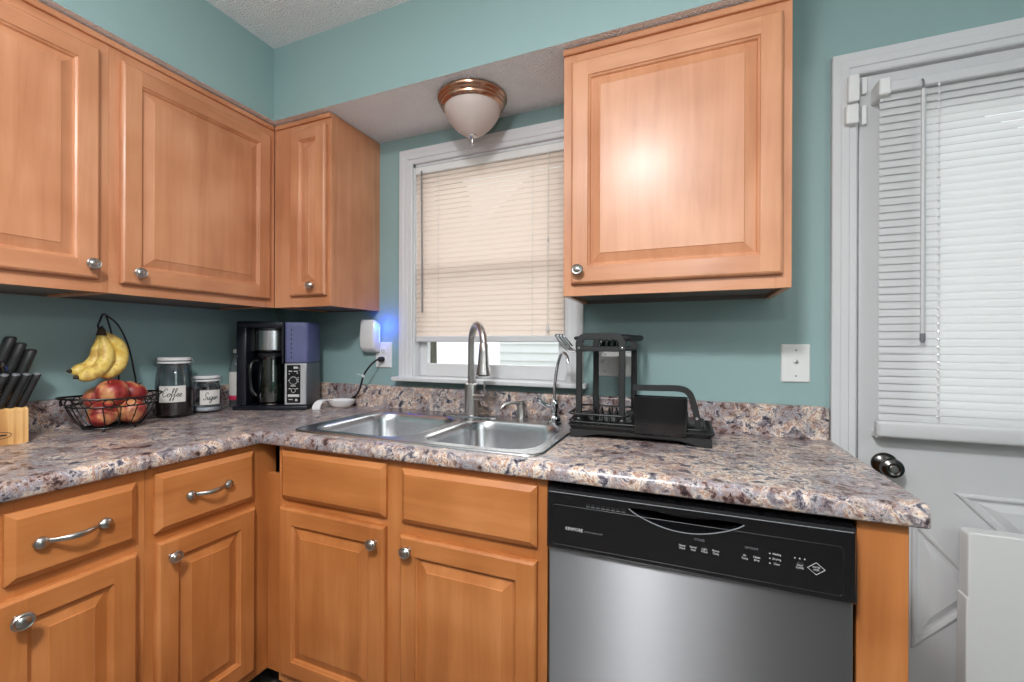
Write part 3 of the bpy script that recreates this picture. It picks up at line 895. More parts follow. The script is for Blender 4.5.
mb = MB(); mb.tube(smooth_path([(TX-0.006, TY-0.004, SZt+0.062), (TX-0.030, TY-0.018, SZt+0.068), (TX-0.054, TY-0.032, SZt+0.086)], 4), [0.009, 0.009, 0.0085, 0.0085, 0.009, 0.0095, 0.010, 0.0105, 0.009], 12)
mb.build('lever', M['chrome'], wt, smooth=True)

# ================================================================ DISHWASHER
dw = thing('dishwasher', 'stainless steel dishwasher with a black control panel under the counter', 'dishwasher', (1.916, -0.33, 0))
X0, X1 = 1.6145, 2.2185
mb = MB(); mb.box(X0+0.002, X1-0.002, -0.598, -0.03, 0.10, 0.868); mb.box(X0+0.002, X1-0.002, -0.54, -0.03, 0.0, 0.10); mb.build('tub', M['void'], dw)
mb = MB(); mb.box(X0+0.004, X1-0.006, -0.640, -0.599, 0.115, 0.7245, 0.004, 2); mb.build('door', M['dwsteel'], dw)
mb = MB(); mb.box(X0+0.004, X1-0.006, -0.560, -0.541, 0.01, 0.112, 0.002); mb.build('kick_plate', M['black'], dw)
fy = lambda p, d: (p[0], d, p[1])
PX0, PX1, PZ0, PZ1 = X0+0.003, X1-0.004, 0.7265, 0.866
YF = -0.655
outer = [(PX0+0.004, PZ0+0.004), (PX1-0.004, PZ0+0.004), (PX1-0.004, PZ1-0.004), (PX0+0.004, PZ1-0.004)]
pocket = []
hx0, hx1, hzt, hzb = 1.806, 2.030, 0.846, 0.812
for i in range(25):
    t_ = i/24
    pocket.append((hx0+(hx1-hx0)*t_, hzt-(hzt-hzb)*math.sin(PI*t_)**0.8-0.001))
pocket += [(hx1-0.01, hzt+0.002), (hx0+0.01, hzt+0.002)]
mb = MB()
A = mb.plate_with_holes(outer, [pocket], fy, YF)
pv = A[1]
back = [mb.bm.verts.new((v.co.x, YF+0.040, v.co.z*0.5+0.5*hzt)) for v in pv]
for i in range(len(pv)):
    j = (i+1) % len(pv); mb._face([pv[i], pv[j], back[j], back[i]])
mb._face(back)
ol = A[0]
e1 = [mb.bm.verts.new(p) for p in ((PX0, YF+0.004, PZ0), (PX1, YF+0.004, PZ0), (PX1, YF+0.006, PZ1), (PX0, YF+0.006, PZ1))]
e2 = [mb.bm.verts.new(p) for p in ((PX0, -0.600, PZ0), (PX1, -0.600, PZ0), (PX1, -0.600, PZ1), (PX0, -0.600, PZ1))]
for La, Lb in ((ol, e1), (e1, e2)):
    for i in range(4):
        j = (i+1) % 4; mb._face([La[i], La[j], Lb[j], Lb[i]])
cp = mb.build('control_panel', M['gloss'], dw, recalc=False)
bpy.context.view_layer.update()
# curved lip under the handle pocket, top-edge highlight modelled as a grey line, inset border
mb = MB(); mb.tube([(p[0], YF-0.0006, p[1]) for p in pocket[:25]], 0.0012, 8); mb.build('pocket_lip', M['grey'], cp, smooth=True)
mb = MB(); mb.tube([(PX0+0.006, YF-0.0004, PZ1-0.006), (PX1-0.006, YF-0.0004, PZ1-0.006)], 0.0010, 8); mb.build('top_highlight', M['grey'], cp, smooth=True)
mb = MB()
bl = rrect(PX0+0.016, PX1-0.022, PZ0+0.012, 0.831, 0.006, 3)
mb.tube([(p[0], YF-0.0002, p[1]) for p in bl], 0.0006, 6, closed=True); mb.build('border_line', M['black'], cp)
mb = MB()
for k in range(8):
    a = 1.712+k*0.0112
    mb.box(a, a+0.0085, YF-0.0006, YF+0.004, 0.8365, 0.8425)
vt = mb.build('vent', M['void'], cp)
mb = MB()
for k in range(8):
    a = 1.712+k*0.0112
    mb.box(a, a+0.0085, YF-0.0006, YF+0.001, 0.8350, 0.8362)
mb.build('vent_edge', M['grey'], vt)
text_mesh('KENMORE', 0.0105, (1.684, YF-0.0004, 0.7785), M['print'], cp, 'logo_lettering', width=0.040)
text_mesh('ULTRA WASH QUIET', 0.0042, (1.7285, YF-0.0004, 0.7775), M['grey'], cp, 'subtitle_lettering', width=0.042)
text_mesh('CYCLES', 0.0062, (1.948, YF-0.0004, 0.801), M['grey'], cp, 'cycles_lettering', width=0.019)
for k, (s1, s2) in enumerate((('Heavy', 'Wash'), ('Normal', 'Wash'), ('Light', 'Wash'), ('Rinse', 'Only'))):
    text_mesh(s1+'\n'+s2, 0.0058, (1.915+k*0.0213, YF-0.0004, 0.781), M['print'], cp, 'button_lettering', width=0.0125)
text_mesh('OPTIONS', 0.0062, (2.0425, YF-0.0004, 0.801), M['grey'], cp, 'options_lettering', width=0.023)
for k, (s1, s2) in enumerate((('Hi-', 'Temp'), ('Heat', 'Dry'))):
    text_mesh(s1+'\n'+s2, 0.0058, (2.031+k*0.021, YF-0.0004, 0.782), M['print'], cp, 'button_lettering', width=0.0115)
for k, s1 in enumerate(('Washing', 'Drying', 'Clean')):
    text_mesh(s1, 0.0055, (2.086, YF-0.0004, 0.797-k*0.0095), M['print'], cp, 'status_lettering', width=0.014 if k < 2 else 0.010)
mb = MB()
for k in range(3):
    for px, pz in ((2.0745, 0.797-k*0.0095), (2.116+k*0.008, 0.7965)):
        mb = MB(); mb.lathe([(0.0012, 0), (0.0012, 0.0008)], (px, YF, pz), 10, '-y'); mb.build('indicator_light', M['print'], cp)
mb = MB(); mb.lathe([(0.0085, 0), (0.0085, 0.0012), (0.0075, 0.0018)], (2.124, YF, 0.7815), 24, '-y'); mb.build('start_button', M['knobdark'], cp, smooth=True)
text_mesh('START\nCANCEL', 0.0046, (2.124, YF-0.0021, 0.7815), M['print'], cp, 'start_lettering', width=0.013)
mb = MB(); mb.tube([(2.1365, YF-0.0002, 0.782), (2.1505, YF-0.0002, 0.7935), (2.1645, YF-0.0002, 0.782), (2.1505, YF-0.0002, 0.7705)], 0.0007, 6, closed=True); mb.build('diamond_emblem', M['print'], cp)
text_mesh('WATER\nMISER', 0.0048, (2.1505, YF-0.0004, 0.782), M['print'], cp, 'emblem_lettering', width=0.0125)

# ================================================================ CEILING LIGHT
LX, LY, LZ = 1.178, -0.172, SZ
cl = thing('ceiling_light', 'flush ceiling light with frosted bowl and nickel ring above the window', 'ceiling light', (LX, LY, LZ))
mb = MB(); mb.lathe([(0.128, LZ), (0.131, LZ-0.006), (0.130, LZ-0.012), (0.124, LZ-0.018), (0.124, LZ-0.024), (0.119, LZ-0.029), (0.118, LZ-0.035), (0.112, LZ-0.041), (0.108, LZ-0.043), (0.105, LZ-0.040), (0.1, LZ-0.01)], (LX, LY, 0), 56); mb.build('trim_ring', M['bronze'], cl, smooth=True, angle=25)
prof = [(0.107, LZ-0.036)]
for i in range(0, 15):
    a = (PI/2)*i/14
    prof.append((0.1065*(0.5*math.cos(a)+0.5*(1-math.sin(a)**1.6))+0.0005, LZ-0.040-0.107*math.sin(a)))
mb = MB(); mb.lathe(prof, (LX, LY, 0), 48, cap0=False); mb.build('glass_shade', M['frost'], cl, smooth=True, angle=80)
zb = LZ-0.145
mb = MB(); mb.lathe([(0.004, zb+0.006), (0.019, zb+0.002), (0.019, zb-0.001), (0.010, zb-0.005), (0.0065, zb-0.007), (0.0075, zb-0.012), (0.0075, zb-0.019), (0.0055, zb-0.023), (0.006, zb-0.027), (0.002, zb-0.030)], (LX, LY, 0), 24); mb.build('finial', M['nickel'], cl, smooth=True)

# ================================================================ BLINDS
def mini_blind(root, x0, x1, zt, zb, yc, mat, railmat, tilt, n, sw=0.025):
    mb = MB()
    for k in range(n):
        z = zt-(zt-zb)*(k+0.5)/n
        pr = []
        for j in range(5):
            u = -sw/2+sw*j/4
            bow = 0.0022*(1-(2*j/4-1)**2)
            y_ = u*math.cos(tilt)-bow*math.sin(tilt)
            z_ = u*math.sin(tilt)+bow*math.cos(tilt)
            pr.append((y_, z_))
        mb.loft([[(x0, yc+a, z+b) for a, b in pr], [(x1, yc+a, z+b) for a, b in pr]], closed=False)
    mb.build('slats', mat, root, smooth=True, recalc=False)

wb = thing('window_blind', 'cream mini blind lowered over the kitchen sink window', 'blind', (1.14, 0.014, 1.21))
mini_blind(wb, 0.814, 1.486, 1.962, 1.244, 0.010, M['slat'], M['white'], math.radians(70), 34)
mb = MB(); mb.box(0.814, 1.493, -0.004, 0.030, 1.958, 1.990, 0.003); mb.build('headrail', M['plate'], wb)
mb = MB(); mb.box(0.816, 1.492, 0.000, 0.026, 1.217, 1.243, 0.004, 2)
mb.build('bottom_rail', M['white'], wb)
mb = MB(); mb.tube([(0.852, -0.014, 1.965), (0.853, -0.016, 1.94), (0.858, -0.014, 1.345)], 0.0036, 8); mb.build('wand', M['grey'], wb, smooth=True)
mb = MB()
for xx in (0.93, 1.36):
    mb = MB()
    for yy in (-0.001, 0.027):
        mb.tube([(xx, yy, 1.96), (xx, yy, 1.243)], 0.0008, 5)
    mb.build('ladder_string', M['white'], wb)
co = MB(); co.tube([(1.428, -0.012, 1.965), (1.427, -0.013, 1.62), (1.426, -0.012, 1.285)], 0.0013, 6); co.lathe([(0.002, 1.292), (0.005, 1.285), (0.007, 1.262), (0.006, 1.256), (0.002, 1.255)], (1.426, -0.012, 0), 14); co.lathe([(0.001, 1.628), (0.004, 1.622), (0.0045, 1.612), (0.001, 1.608)], (1.427, -0.013, 0), 10)
co.build('lift_cord', M['paper'], wb, smooth=True)

db = thing('door_blind', 'white mini blind mounted on the back door glass', 'blind', (2.8, -0.04, 0.94))
mini_blind(db, 2.438, 3.16, 1.940, 0.992, -0.040, M['doorslat'], M['white'], math.radians(70), 44)
mb = MB(); mb.box(2.445, 3.155, -0.058, -0.024, 1.938, 1.968, 0.003); mb.build('headrail', M['doorwhite'], db)
for xa, xb in ((2.431, 2.458), (3.142, 3.169)):
    mb = MB(); mb.box(xa, xb, -0.064, 0.003, 1.930, 1.978, 0.003); mb.build('end_bracket', M['plate'], db)
mb = MB(); mb.box(2.432, 3.166, -0.056, -0.022, 0.942, 0.990, 0.009, 3); mb.build('bottom_rail', M['doorwhite'], db, smooth=True)
for xa, xb in ((2.432, 2.452), (3.146, 3.166)):
    mb = MB(); mb.box(xa+0.003, xb-0.003, -0.040, 0.0035, 0.9375, 0.954, 0.002); mb.build('hold_down_bracket', M['plate'], db)
mb = MB(); mb.tube([(2.528, -0.066, 1.925), (2.527, -0.068, 1.24)], 0.0055, 6); wd = mb.build('wand', M['doorwhite'], db, smooth=True)
mb = MB(); mb.lathe([(0.0062, 1.242), (0.0065, 1.222), (0.004, 1.216)], (2.527, -0.068, 0), 10); mb.build('wand_tip', M['grey'], wd, smooth=True)
mb = MB(); mb.tube([(2.528, -0.060, 1.955), (2.528, -0.067, 1.945), (2.528, -0.066, 1.923)], 0.0025, 6); mb.build('wand_hook', M['grey'], wd, smooth=True)
mb = MB()
for xx in (2.566, 3.03):
    mb = MB()
    for yy in (-0.0545, -0.0255):
        mb.tube([(xx, yy, 1.94), (xx, yy, 0.99)], 0.0013, 5)
    for k in range(44):
        mb.ball((xx, -0.0550, 1.935-k*0.0215), 0.0038, seg=8)  # white balls modelling bright dots of daylight through the slat holes
    mb.build('ladder_string', M['porcelain'], db)

# ================================================================ DOOR SENSORS
def sensor(name, label, x0, x1, z0, z1, y0, y1, cat='door sensor', b=0.004):
    mb = MB(); mb.box(x0, x1, y0, y1, z0, z1, b, 3)
    o = mb.build(name, M['plate'], smooth=True); base_at(o, ((x0+x1)/2, y1, (z0+z1)/2)); tag(o, label, cat)
sensor('door_sensor', 'upper white sensor box on the door casing corner', 2.366, 2.394, 1.937, 2.017, -0.036, -0.0165)
sensor('door_sensor', 'lower white sensor box on the door casing, below the other one', 2.360, 2.392, 1.871, 1.929, -0.038, -0.0165)
sensor('sensor_magnet', 'upper slim white magnet on the door beside the sensor boxes', 2.407, 2.420, 1.966, 2.016, -0.010, 0.0035, 'sensor magnet', 0.003)
sensor('sensor_magnet', 'lower slim white magnet on the door edge', 2.406, 2.419, 1.874, 1.932, -0.010, 0.0035, 'sensor magnet', 0.003)

# ================================================================ WHITE PANEL AT THE DOOR
ol_ = [(2.619, 0.001), (3.10, 0.001), (3.10, 0.694), (3.0985, 0.700), (3.095, 0.7035), (3.089, 0.705), (2.634, 0.705), (2.628, 0.7035), (2.6245, 0.700), (2.623, 0.694), (2.623, 0.530), (2.619, 0.526)]
mb = MB()
cx_, cz_ = 2.860, 0.353
sh = lambda k, y: [(cx_+(x-cx_)*(1-k/0.247), y, cz_+(z-cz_)*(1-k/0.355)) for x, z in ol_]
mb.loft([sh(0, -0.028), sh(0, -0.066), sh(0.0012, -0.069), sh(0.004, -0.070)], True, True)
o = mb.build('white_panel', M['plate']); base_at(o, (2.85, -0.045, 0))
tag(o, 'smooth white panel standing upright against the lower part of the door', 'panel')

# ================================================================ OUTLETS AND SWITCH
def face_plate(name, label, cat, x0, x1, z0, z1):
    t = thing(name, label, cat, ((x0+x1)/2, 0, (z0+z1)/2))
    mb = MB()
    L = lambda i, d: [(p[0], -d, p[1]) for p in rrect(x0+i, x1-i, z0+i, z1-i, 0.004, 3)]
    mb.loft([L(0, 0), L(0, 0.003), L(0.003, 0.0065), L(0.006, 0.007)], True, True)
    mb.build('cover_plate', M['plate'], t)
    return t
def socket(t, x, z):
    mb = MB()
    L = lambda r, d: [(x+r*math.cos(2*PI*j/28), -d, z+max(-0.0125, min(0.0125, r*math.sin(2*PI*j/28)))) for j in range(28)]
    mb.loft([L(0.017, 0.0065), L(0.017, 0.009), L(0.0155, 0.0098)], True, True)
    s = mb.build('receptacle', M['plate'], t)
    mb = MB()
    mb.box(x-0.0075, x-0.0050, -0.0101, -0.009, z-0.003, z+0.006); mb.box(x+0.0050, x+0.0075, -0.0101, -0.009, z-0.003, z+0.0045)
    mb.lathe([(0.0024, 0.009), (0.0024, 0.0101)], (x, 0, z-0.0075), 12, '-y')
    mb.build('slots', M['void'], s)
ol = face_plate('wall_outlet', 'white wall outlet left of the window with a device plugged in', 'outlet', 0.600, 0.689, 1.098, 1.216)
socket(ol, 0.6445, 1.177); socket(ol, 0.6445, 1.137)
orr = face_plate('wall_outlet', 'white double wall outlet behind the dish rack', 'outlet', 1.614, 1.742, 1.090, 1.190)
mb = MB()
L = lambda i, d: [(p[0], -d, p[1]) for p in rrect(1.693+i, 1.727-i, 1.106+i, 1.174-i, 0.003, 3)]
mb.loft([L(0, 0.0065), L(0.001, 0.009)], True, True)
rc = mb.build('receptacle', M['plate'], orr)
mb = MB()
for z in (1.158, 1.126):
    mb.box(1.7025, 1.7050, -0.0100, -0.0085, z-0.003, z+0.006); mb.box(1.7150, 1.7175, -0.0100, -0.0085, z-0.003, z+0.0045); mb.lathe([(0.0024, 0.0085), (0.0024, 0.0100)], (1.710, 0, z-0.008), 12, '-y')
mb.build('slots', M['void'], rc)
mb = MB(); mb.box(1.641, 1.651, -0.020, -0.006, 1.136, 1.152, 0.001); mb.build('toggle', M['plate'], orr)
for x, z in ((1.646, 1.172), (1.646, 1.110), (1.710, 1.142)):
    mb = MB(); mb.lathe([(0.0030, 0.0065), (0.0028, 0.0082)], (x, 0, z), 12, '-y'); mb.build('screw', M['nickel'], orr)
sw = face_plate('cable_plate', 'white wall plate with a cable jack between the cabinet and the door', 'wall plate', 2.201, 2.280, 1.090, 1.211)
mb = MB(); mb.lathe([(0.0065, 0.0065), (0.0065, 0.0095), (0.0045, 0.010), (0.0045, 0.016), (0.003, 0.0165)], (2.2415, 0, 1.156), 6, '-y'); mb.build('jack', M['nickel'], sw)
for z in (1.192, 1.110):
    mb = MB(); mb.lathe([(0.0028, 0.0065), (0.0026, 0.0080)], (2.2415, 0, z), 12, '-y'); mb.build('screw', M['grey'], sw)

# ---- plug-in night light
nl = thing('night_light', 'white plug-in night light glowing blue on the outlet left of the window', 'night light', (0.592, -0.011, 1.20))
pr = [(-0.011, 1.302), (-0.036, 1.316), (-0.050, 1.318), (-0.056, 1.308), (-0.060, 1.240), (-0.058, 1.196), (-0.050, 1.180), (-0.030, 1.168), (-0.011, 1.165)]
mb = MB()
loops = []
for x, k in ((0.566, 0.90), (0.568, 0.97), (0.573, 1.0), (0.644, 0.97), (0.650, 0.94), (0.653, 0.86)):
    cy, cz = -0.034, 1.238
    loops.append([(x-(0.014 if x < 0.6 else 0.022), min(-0.0105, cy+(y-cy)*k) if y < -0.02 else -0.0105, cz+(z-cz)*k) for y, z in pr])
mb.loft(loops, True, True); mb.build('shell', M['porcelain'], nl, smooth=True, angle=50)
mb = MB(); mb.box(0.6295, 0.6325, -0.020, -0.0125, 1.215, 1.285, 0.001, 1)
mb.build('glow_lens', M['led'], nl, smooth=True)
# ---- coffee maker cord
cpl = MB()
cord = thing('power_cord', 'black power cord with a white twist tie running from the outlet to the coffee maker', 'power cord', (0.60, -0.05, CT+0.1))
path = smooth_path([(0.6445, -0.012, 1.137), (0.6445, -0.045, 1.137), (0.632, -0.075, 1.115), (0.600, -0.085, 1.070), (0.578, -0.080, 1.020), (0.545, -0.055, 0.990), (0.500, -0.030, 0.962), (0.440, -0.029, 0.936), (0.380, -0.029, 0.924), (0.345, -0.029, 0.922)], 7)
cpl.tube(path, 0.0040, 10); cpl.build('cable', M['sponge'], cord, smooth=True)
mb = MB(); mb.lathe([(0.012, 0.0105), (0.013, 0.018), (0.011, 0.034), (0.006, 0.042), (0.004, 0.044)], (0.6445, 0, 1.137), 20, '-y'); mb.build('plug', M['sponge'], cord, smooth=True)
mb = MB(); mb.lathe([(0.0055, -0.006), (0.0060, 0.0), (0.0055, 0.006)], (0.597, -0.0855, 1.064), 12); mb.tube([(0.594, -0.090, 1.066), (0.575, -0.100, 1.074)], 0.0016, 6); mb.tube([(0.600, -0.091, 1.064), (0.612, -0.105, 1.074)], 0.0016, 6); mb.build('twist_tie', M['plate'], cord)

# ================================================================ SPOON REST
sr = thing('spoon_rest', 'white ceramic spoon rest beside the coffee maker', 'spoon rest', (0.47, -0.13, CT))
mb = MB()
Rz = Matrix.Rotation(math.radians(28), 4, 'Z')
c0 = Vector((0.474, -0.088, 0))
lo = []
for r, h in ((0.020, 0.0), (0.034, 0.003), (0.046, 0.018), (0.052, 0.034), (0.0505, 0.035), (0.044, 0.020), (0.032, 0.0065), (0.004, 0.0045)):
    lo.append([c0+Rz @ Vector((r*1.2*math.cos(2*PI*j/32), r*0.95*math.sin(2*PI*j/32), CT+h)) for j in range(32)])
mb.loft(lo, True, True)
mb.build('dish', M['porcelain'], sr, smooth=True, angle=60)
mb = MB()
hp = smooth_path([(0.452, -0.122, CT+0.030), (0.447, -0.138, CT+0.038), (0.440, -0.158, CT+0.040), (0.433, -0.176, CT+0.034), (0.428, -0.188, CT+0.018), (0.427, -0.192, CT+0.0005)], 5)
lo = []
for i, p in enumerate(hp):
    q = hp[min(i+1, len(hp)-1)]-hp[max(i-1, 0)]
    sd_ = Vector((0.919, 0.393, 0)); nn = q.cross(sd_).normalized()
    w_ = 0.015+0.003*i/len(hp)
    lo.append([p+sd_*w_+nn*0.002, p+sd_*w_-nn*0.002, p-sd_*w_-nn*0.002, p-sd_*w_+nn*0.002])
mb.loft(lo, True, True); mb.build('handle', M['porcelain'], sr, smooth=True, angle=70)

# ================================================================ COFFEE MAKER (local axes, front faces -y)
cm = thing('coffee_maker', 'black coffee maker with clear water tank and glass carafe in the counter corner', 'coffee maker', (0.217, -0.196, CT), math.radians(26))
def part(mb, name, mat, parent=cm, smooth=True, angle=35): return mb.build(name, mat, parent, smooth=smooth, world=False, angle=angle)
mb = MB(); mb.box(-0.160, 0.158, -0.106, 0.088, 0.0, 0.019, 0.005, 2); part(mb, 'base', M['navy'])
mb = MB(); mb.box(-0.148, -0.104, -0.098, 0.085, 0.0185, 0.372, 0.008, 2); mb.box(-0.110, 0.056, 0.030, 0.085, 0.0185, 0.372, 0.004, 1); part(mb, 'housing', M['navy'])
mb = MB(); mb.box(-0.148, 0.052, -0.100, 0.085, 0.358, 0.387, 0.008, 3); part(mb, 'top_cover', M['navy'])
mb = MB(); mb.lathe([(0.066, 0.352), (0.066, 0.262), (0.062, 0.258), (0.02, 0.256)], (-0.024, -0.028, 0), 40); bk = part(mb, 'brew_basket', M['steel'])
mb = MB(); mb.lathe([(0.0665, 0.3575), (0.0665, 0.346), (0.064, 0.345)], (-0.024, -0.028, 0), 40); mb.box(-0.104, -0.088, -0.06, 0.03, 0.255, 0.358, 0.002); part(mb, 'basket_collar', M['black'], bk)
mb = MB(); mb.lathe([(0.010, 0.259), (0.008, 0.248), (0.0045, 0.240)], (-0.024, -0.058, 0), 14); part(mb, 'drip_stop', M['grey'], bk)
mb = MB(); mb.lathe([(0.058, 0.019), (0.060, 0.022), (0.058, 0.026), (0.02, 0.0265)], (-0.024, -0.034, 0), 36); part(mb, 'warming_plate', M['knobdark'])
ca = MB(); ca.lathe([(0.050, 0.0275), (0.057, 0.034), (0.060, 0.06), (0.059, 0.12), (0.054, 0.18), (0.050, 0.215), (0.050, 0.235), (0.052, 0.238)], (-0.024, -0.034, 0), 40, cap1=False)
cao = part(ca, 'carafe', M['carafe'])
mb = MB(); mb.lathe([(0.053, 0.232), (0.054, 0.246), (0.044, 0.252), (0.012, 0.254)], (-0.024, -0.034, 0), 36); part(mb, 'carafe_lid', M['black'], cao)
mb = MB(); mb.lathe([(0.046, 0.031), (0.055, 0.037), (0.056, 0.075), (0.055, 0.115), (0.02, 0.1155)], (-0.024, -0.034, 0), 36)
part(mb, 'coffee', plain('dark_coffee_liquid', srgb(26, 52, 34), 0.18, bump=(110, 0.9, 0.006)), cao)
mb = MB()
mb.tube(smooth_path([(-0.062, -0.078, 0.215), (-0.080, -0.100, 0.205), (-0.085, -0.105, 0.15), (-0.080, -0.100, 0.085), (-0.066, -0.084, 0.060)], 5), 0.0075, 10)
part(mb, 'carafe_handle', M['gloss'], cao)
# control tower and tank on the right
mb = MB(); mb.box(0.054, 0.154, -0.094, 0.072, 0.0185, 0.206, 0.006, 2); part(mb, 'control_tower', plain('silver_grey_plastic', srgb(112, 112, 118), 0.35, 0.6, bump=(30, 0.03)))
fp = MB()
L = lambda i, d: [(p[0], -0.0935-d, p[1]) for p in rrect(0.060+i, 0.150-i, 0.024+i, 0.202-i, 0.006, 3)]
fp.loft([L(0, 0), L(0, 0.004), L(0.0025, 0.0065)], True, True); fpo = part(fp, 'face_plate', plain('silver_painted_plastic', srgb(196, 197, 200), 0.32, 0.35, bump=(30, 0.02)))
L = lambda i, d: [(p[0], -0.0998-d, p[1]) for p in rrect(0.069+i, 0.128-i, 0.031+i, 0.197-i, 0.004, 3)]
mb = MB(); mb.loft([L(0, 0), L(0.0008, 0.0012)], True, True); part(mb, 'display_panel', M['gloss'], fpo)
yi = -0.1012
mb = MB(); mb.lathe([(0.0145, -0.0), (0.0145, 0.004), (0.012, 0.007), (0.003, 0.0075)], (0.098, yi, 0.129), 24, '-y'); part(mb, 'dial', M['black'], fpo)
mb = MB()
t_ = [(0.098+0.0165*math.cos(2*PI*j/24), yi-0.0004, 0.129+0.0165*math.sin(2*PI*j/24)) for j in range(24)]
mb.tube(t_, 0.0013, 5, closed=True)
mb.box(0.099, 0.117, yi-0.0007, yi, 0.181, 0.190); mb.box(0.075, 0.123, yi-0.0007, yi, 0.058, 0.069); mb.box(0.106, 0.116, yi-0.0007, yi, 0.040, 0.049)
for xx, zz, ww in ((0.078, 0.168, 0.014), (0.100, 0.168, 0.016), (0.078, 0.156, 0.005), (0.112, 0.160, 0.006), (0.076, 0.128, 0.004), (0.117, 0.131, 0.004), (0.117, 0.122, 0.004), (0.117, 0.140, 0.004), (0.086, 0.104, 0.022), (0.078, 0.092, 0.010), (0.108, 0.092, 0.010), (0.078, 0.045, 0.018), (0.121, 0.172, 0.003), (0.121, 0.182, 0.003)):
    mb.box(xx, xx+ww, yi-0.0007, yi, zz, zz+0.0035)
t_ = [(0.098+0.009*math.cos(2*PI*j/20), yi-0.0004, 0.086+0.009*math.sin(2*PI*j/20)) for j in range(20)]
mb.tube(t_, 0.0009, 5, closed=True)
part(mb, 'panel_markings', M['print'], fpo, smooth=False)
tk = MB()
lz = [(0.0, 0.207), (0.001, 0.210), (0.0, 0.365)]
tk.loft([[(p[0], p[1], z) for p in rrect(0.056+i, 0.155-i, -0.098+i, 0.070-i, 0.016, 4)] for i, z in ((0.003, 0.206), (0.0, 0.210), (0.0, 0.366))], True, False)
tko = part(tk, 'water_tank', M['tank'], angle=50)
mb = MB(); mb.loft([[(p[0], p[1], z) for p in rrect(0.060, 0.151, -0.094, 0.066, 0.014, 4)] for z in (0.211, 0.278)], True, True); part(mb, 'water', M['tank'], tko, angle=50)
mb = MB(); mb.loft([[(p[0], p[1], z) for p in rrect(0.055+i, 0.156-i, -0.099+i, 0.071-i, 0.016, 4)] for i, z in ((0.0, 0.365), (0.0, 0.380), (0.004, 0.384))], True, True); part(mb, 'tank_lid', M['tank'], tko, angle=50)
mb = MB(); mb.box(0.046, 0.0545, -0.099, 0.082, 0.20, 0.384, 0.002); mb.box(0.056, 0.140, 0.072, 0.084, 0.0185, 0.205, 0.002); part(mb, 'tank_dock', M['navy'])
mb = MB()
for k in range(7): mb.box(0.086, 0.090, -0.0986, -0.098, 0.225+k*0.020, 0.234+k*0.020)
part(mb, 'level_marks', M['ink'], tko, smooth=False)

# ================================================================ JARS
STK = {
 'C': (0.66, [(.56, .80), (.50, .97), (.30, .94), (.10, .60), (.08, .22), (.26, .0), (.48, .10), (.66, .28)]),
 'o': (0.40, [(.00, .22), (.12, .38), (.28, .38), (.34, .2), (.22, .0), (.08, .02), (.04, .2), (.16, .38), (.40, .30)]),
 'f': (0.34, [(0, .2), (.18, .5), (.30, .92), (.22, 1.0), (.14, .8), (.12, 0), (.10, -.4), (.02, -.46), (.02, -.3), (.15, 0), (.34, .15)]),
 'e': (0.34, [(0, .15), (.2, .22), (.26, .35), (.16, .4), (.06, .25), (.08, .05), (.2, 0), (.34, .15)]),
 'S': (0.56, [(.62, .78), (.52, 1.0), (.36, .96), (.24, .74), (.36, .5), (.42, .25), (.30, .02), (.10, .04), (.02, .2)]),
 'u': (0.45, [(0, .2), (.08, .38), (.06, .1), (.16, 0), (.28, .15), (.32, .38), (.30, .08), (.36, 0), (.45, .15)]),
 'g': (0.42, [(.30, .35), (.15, .4), (.04, .22), (.10, .02), (.24, .1), (.32, .38), (.28, -.2), (.15, -.45), (.02, -.35), (.15, -.1), (.42, .15)]),
 'a': (0.42, [(.30, .33), (.16, .4), (.04, .2), (.10, .0), (.24, .1), (.32, .38), (.30, .06), (.36, 0), (.42, .15)]),
 'r': (0.35, [(0, .15), (.10, .42), (.14, .34), (.26, .34), (.24, .1), (.35, .05)]),
}
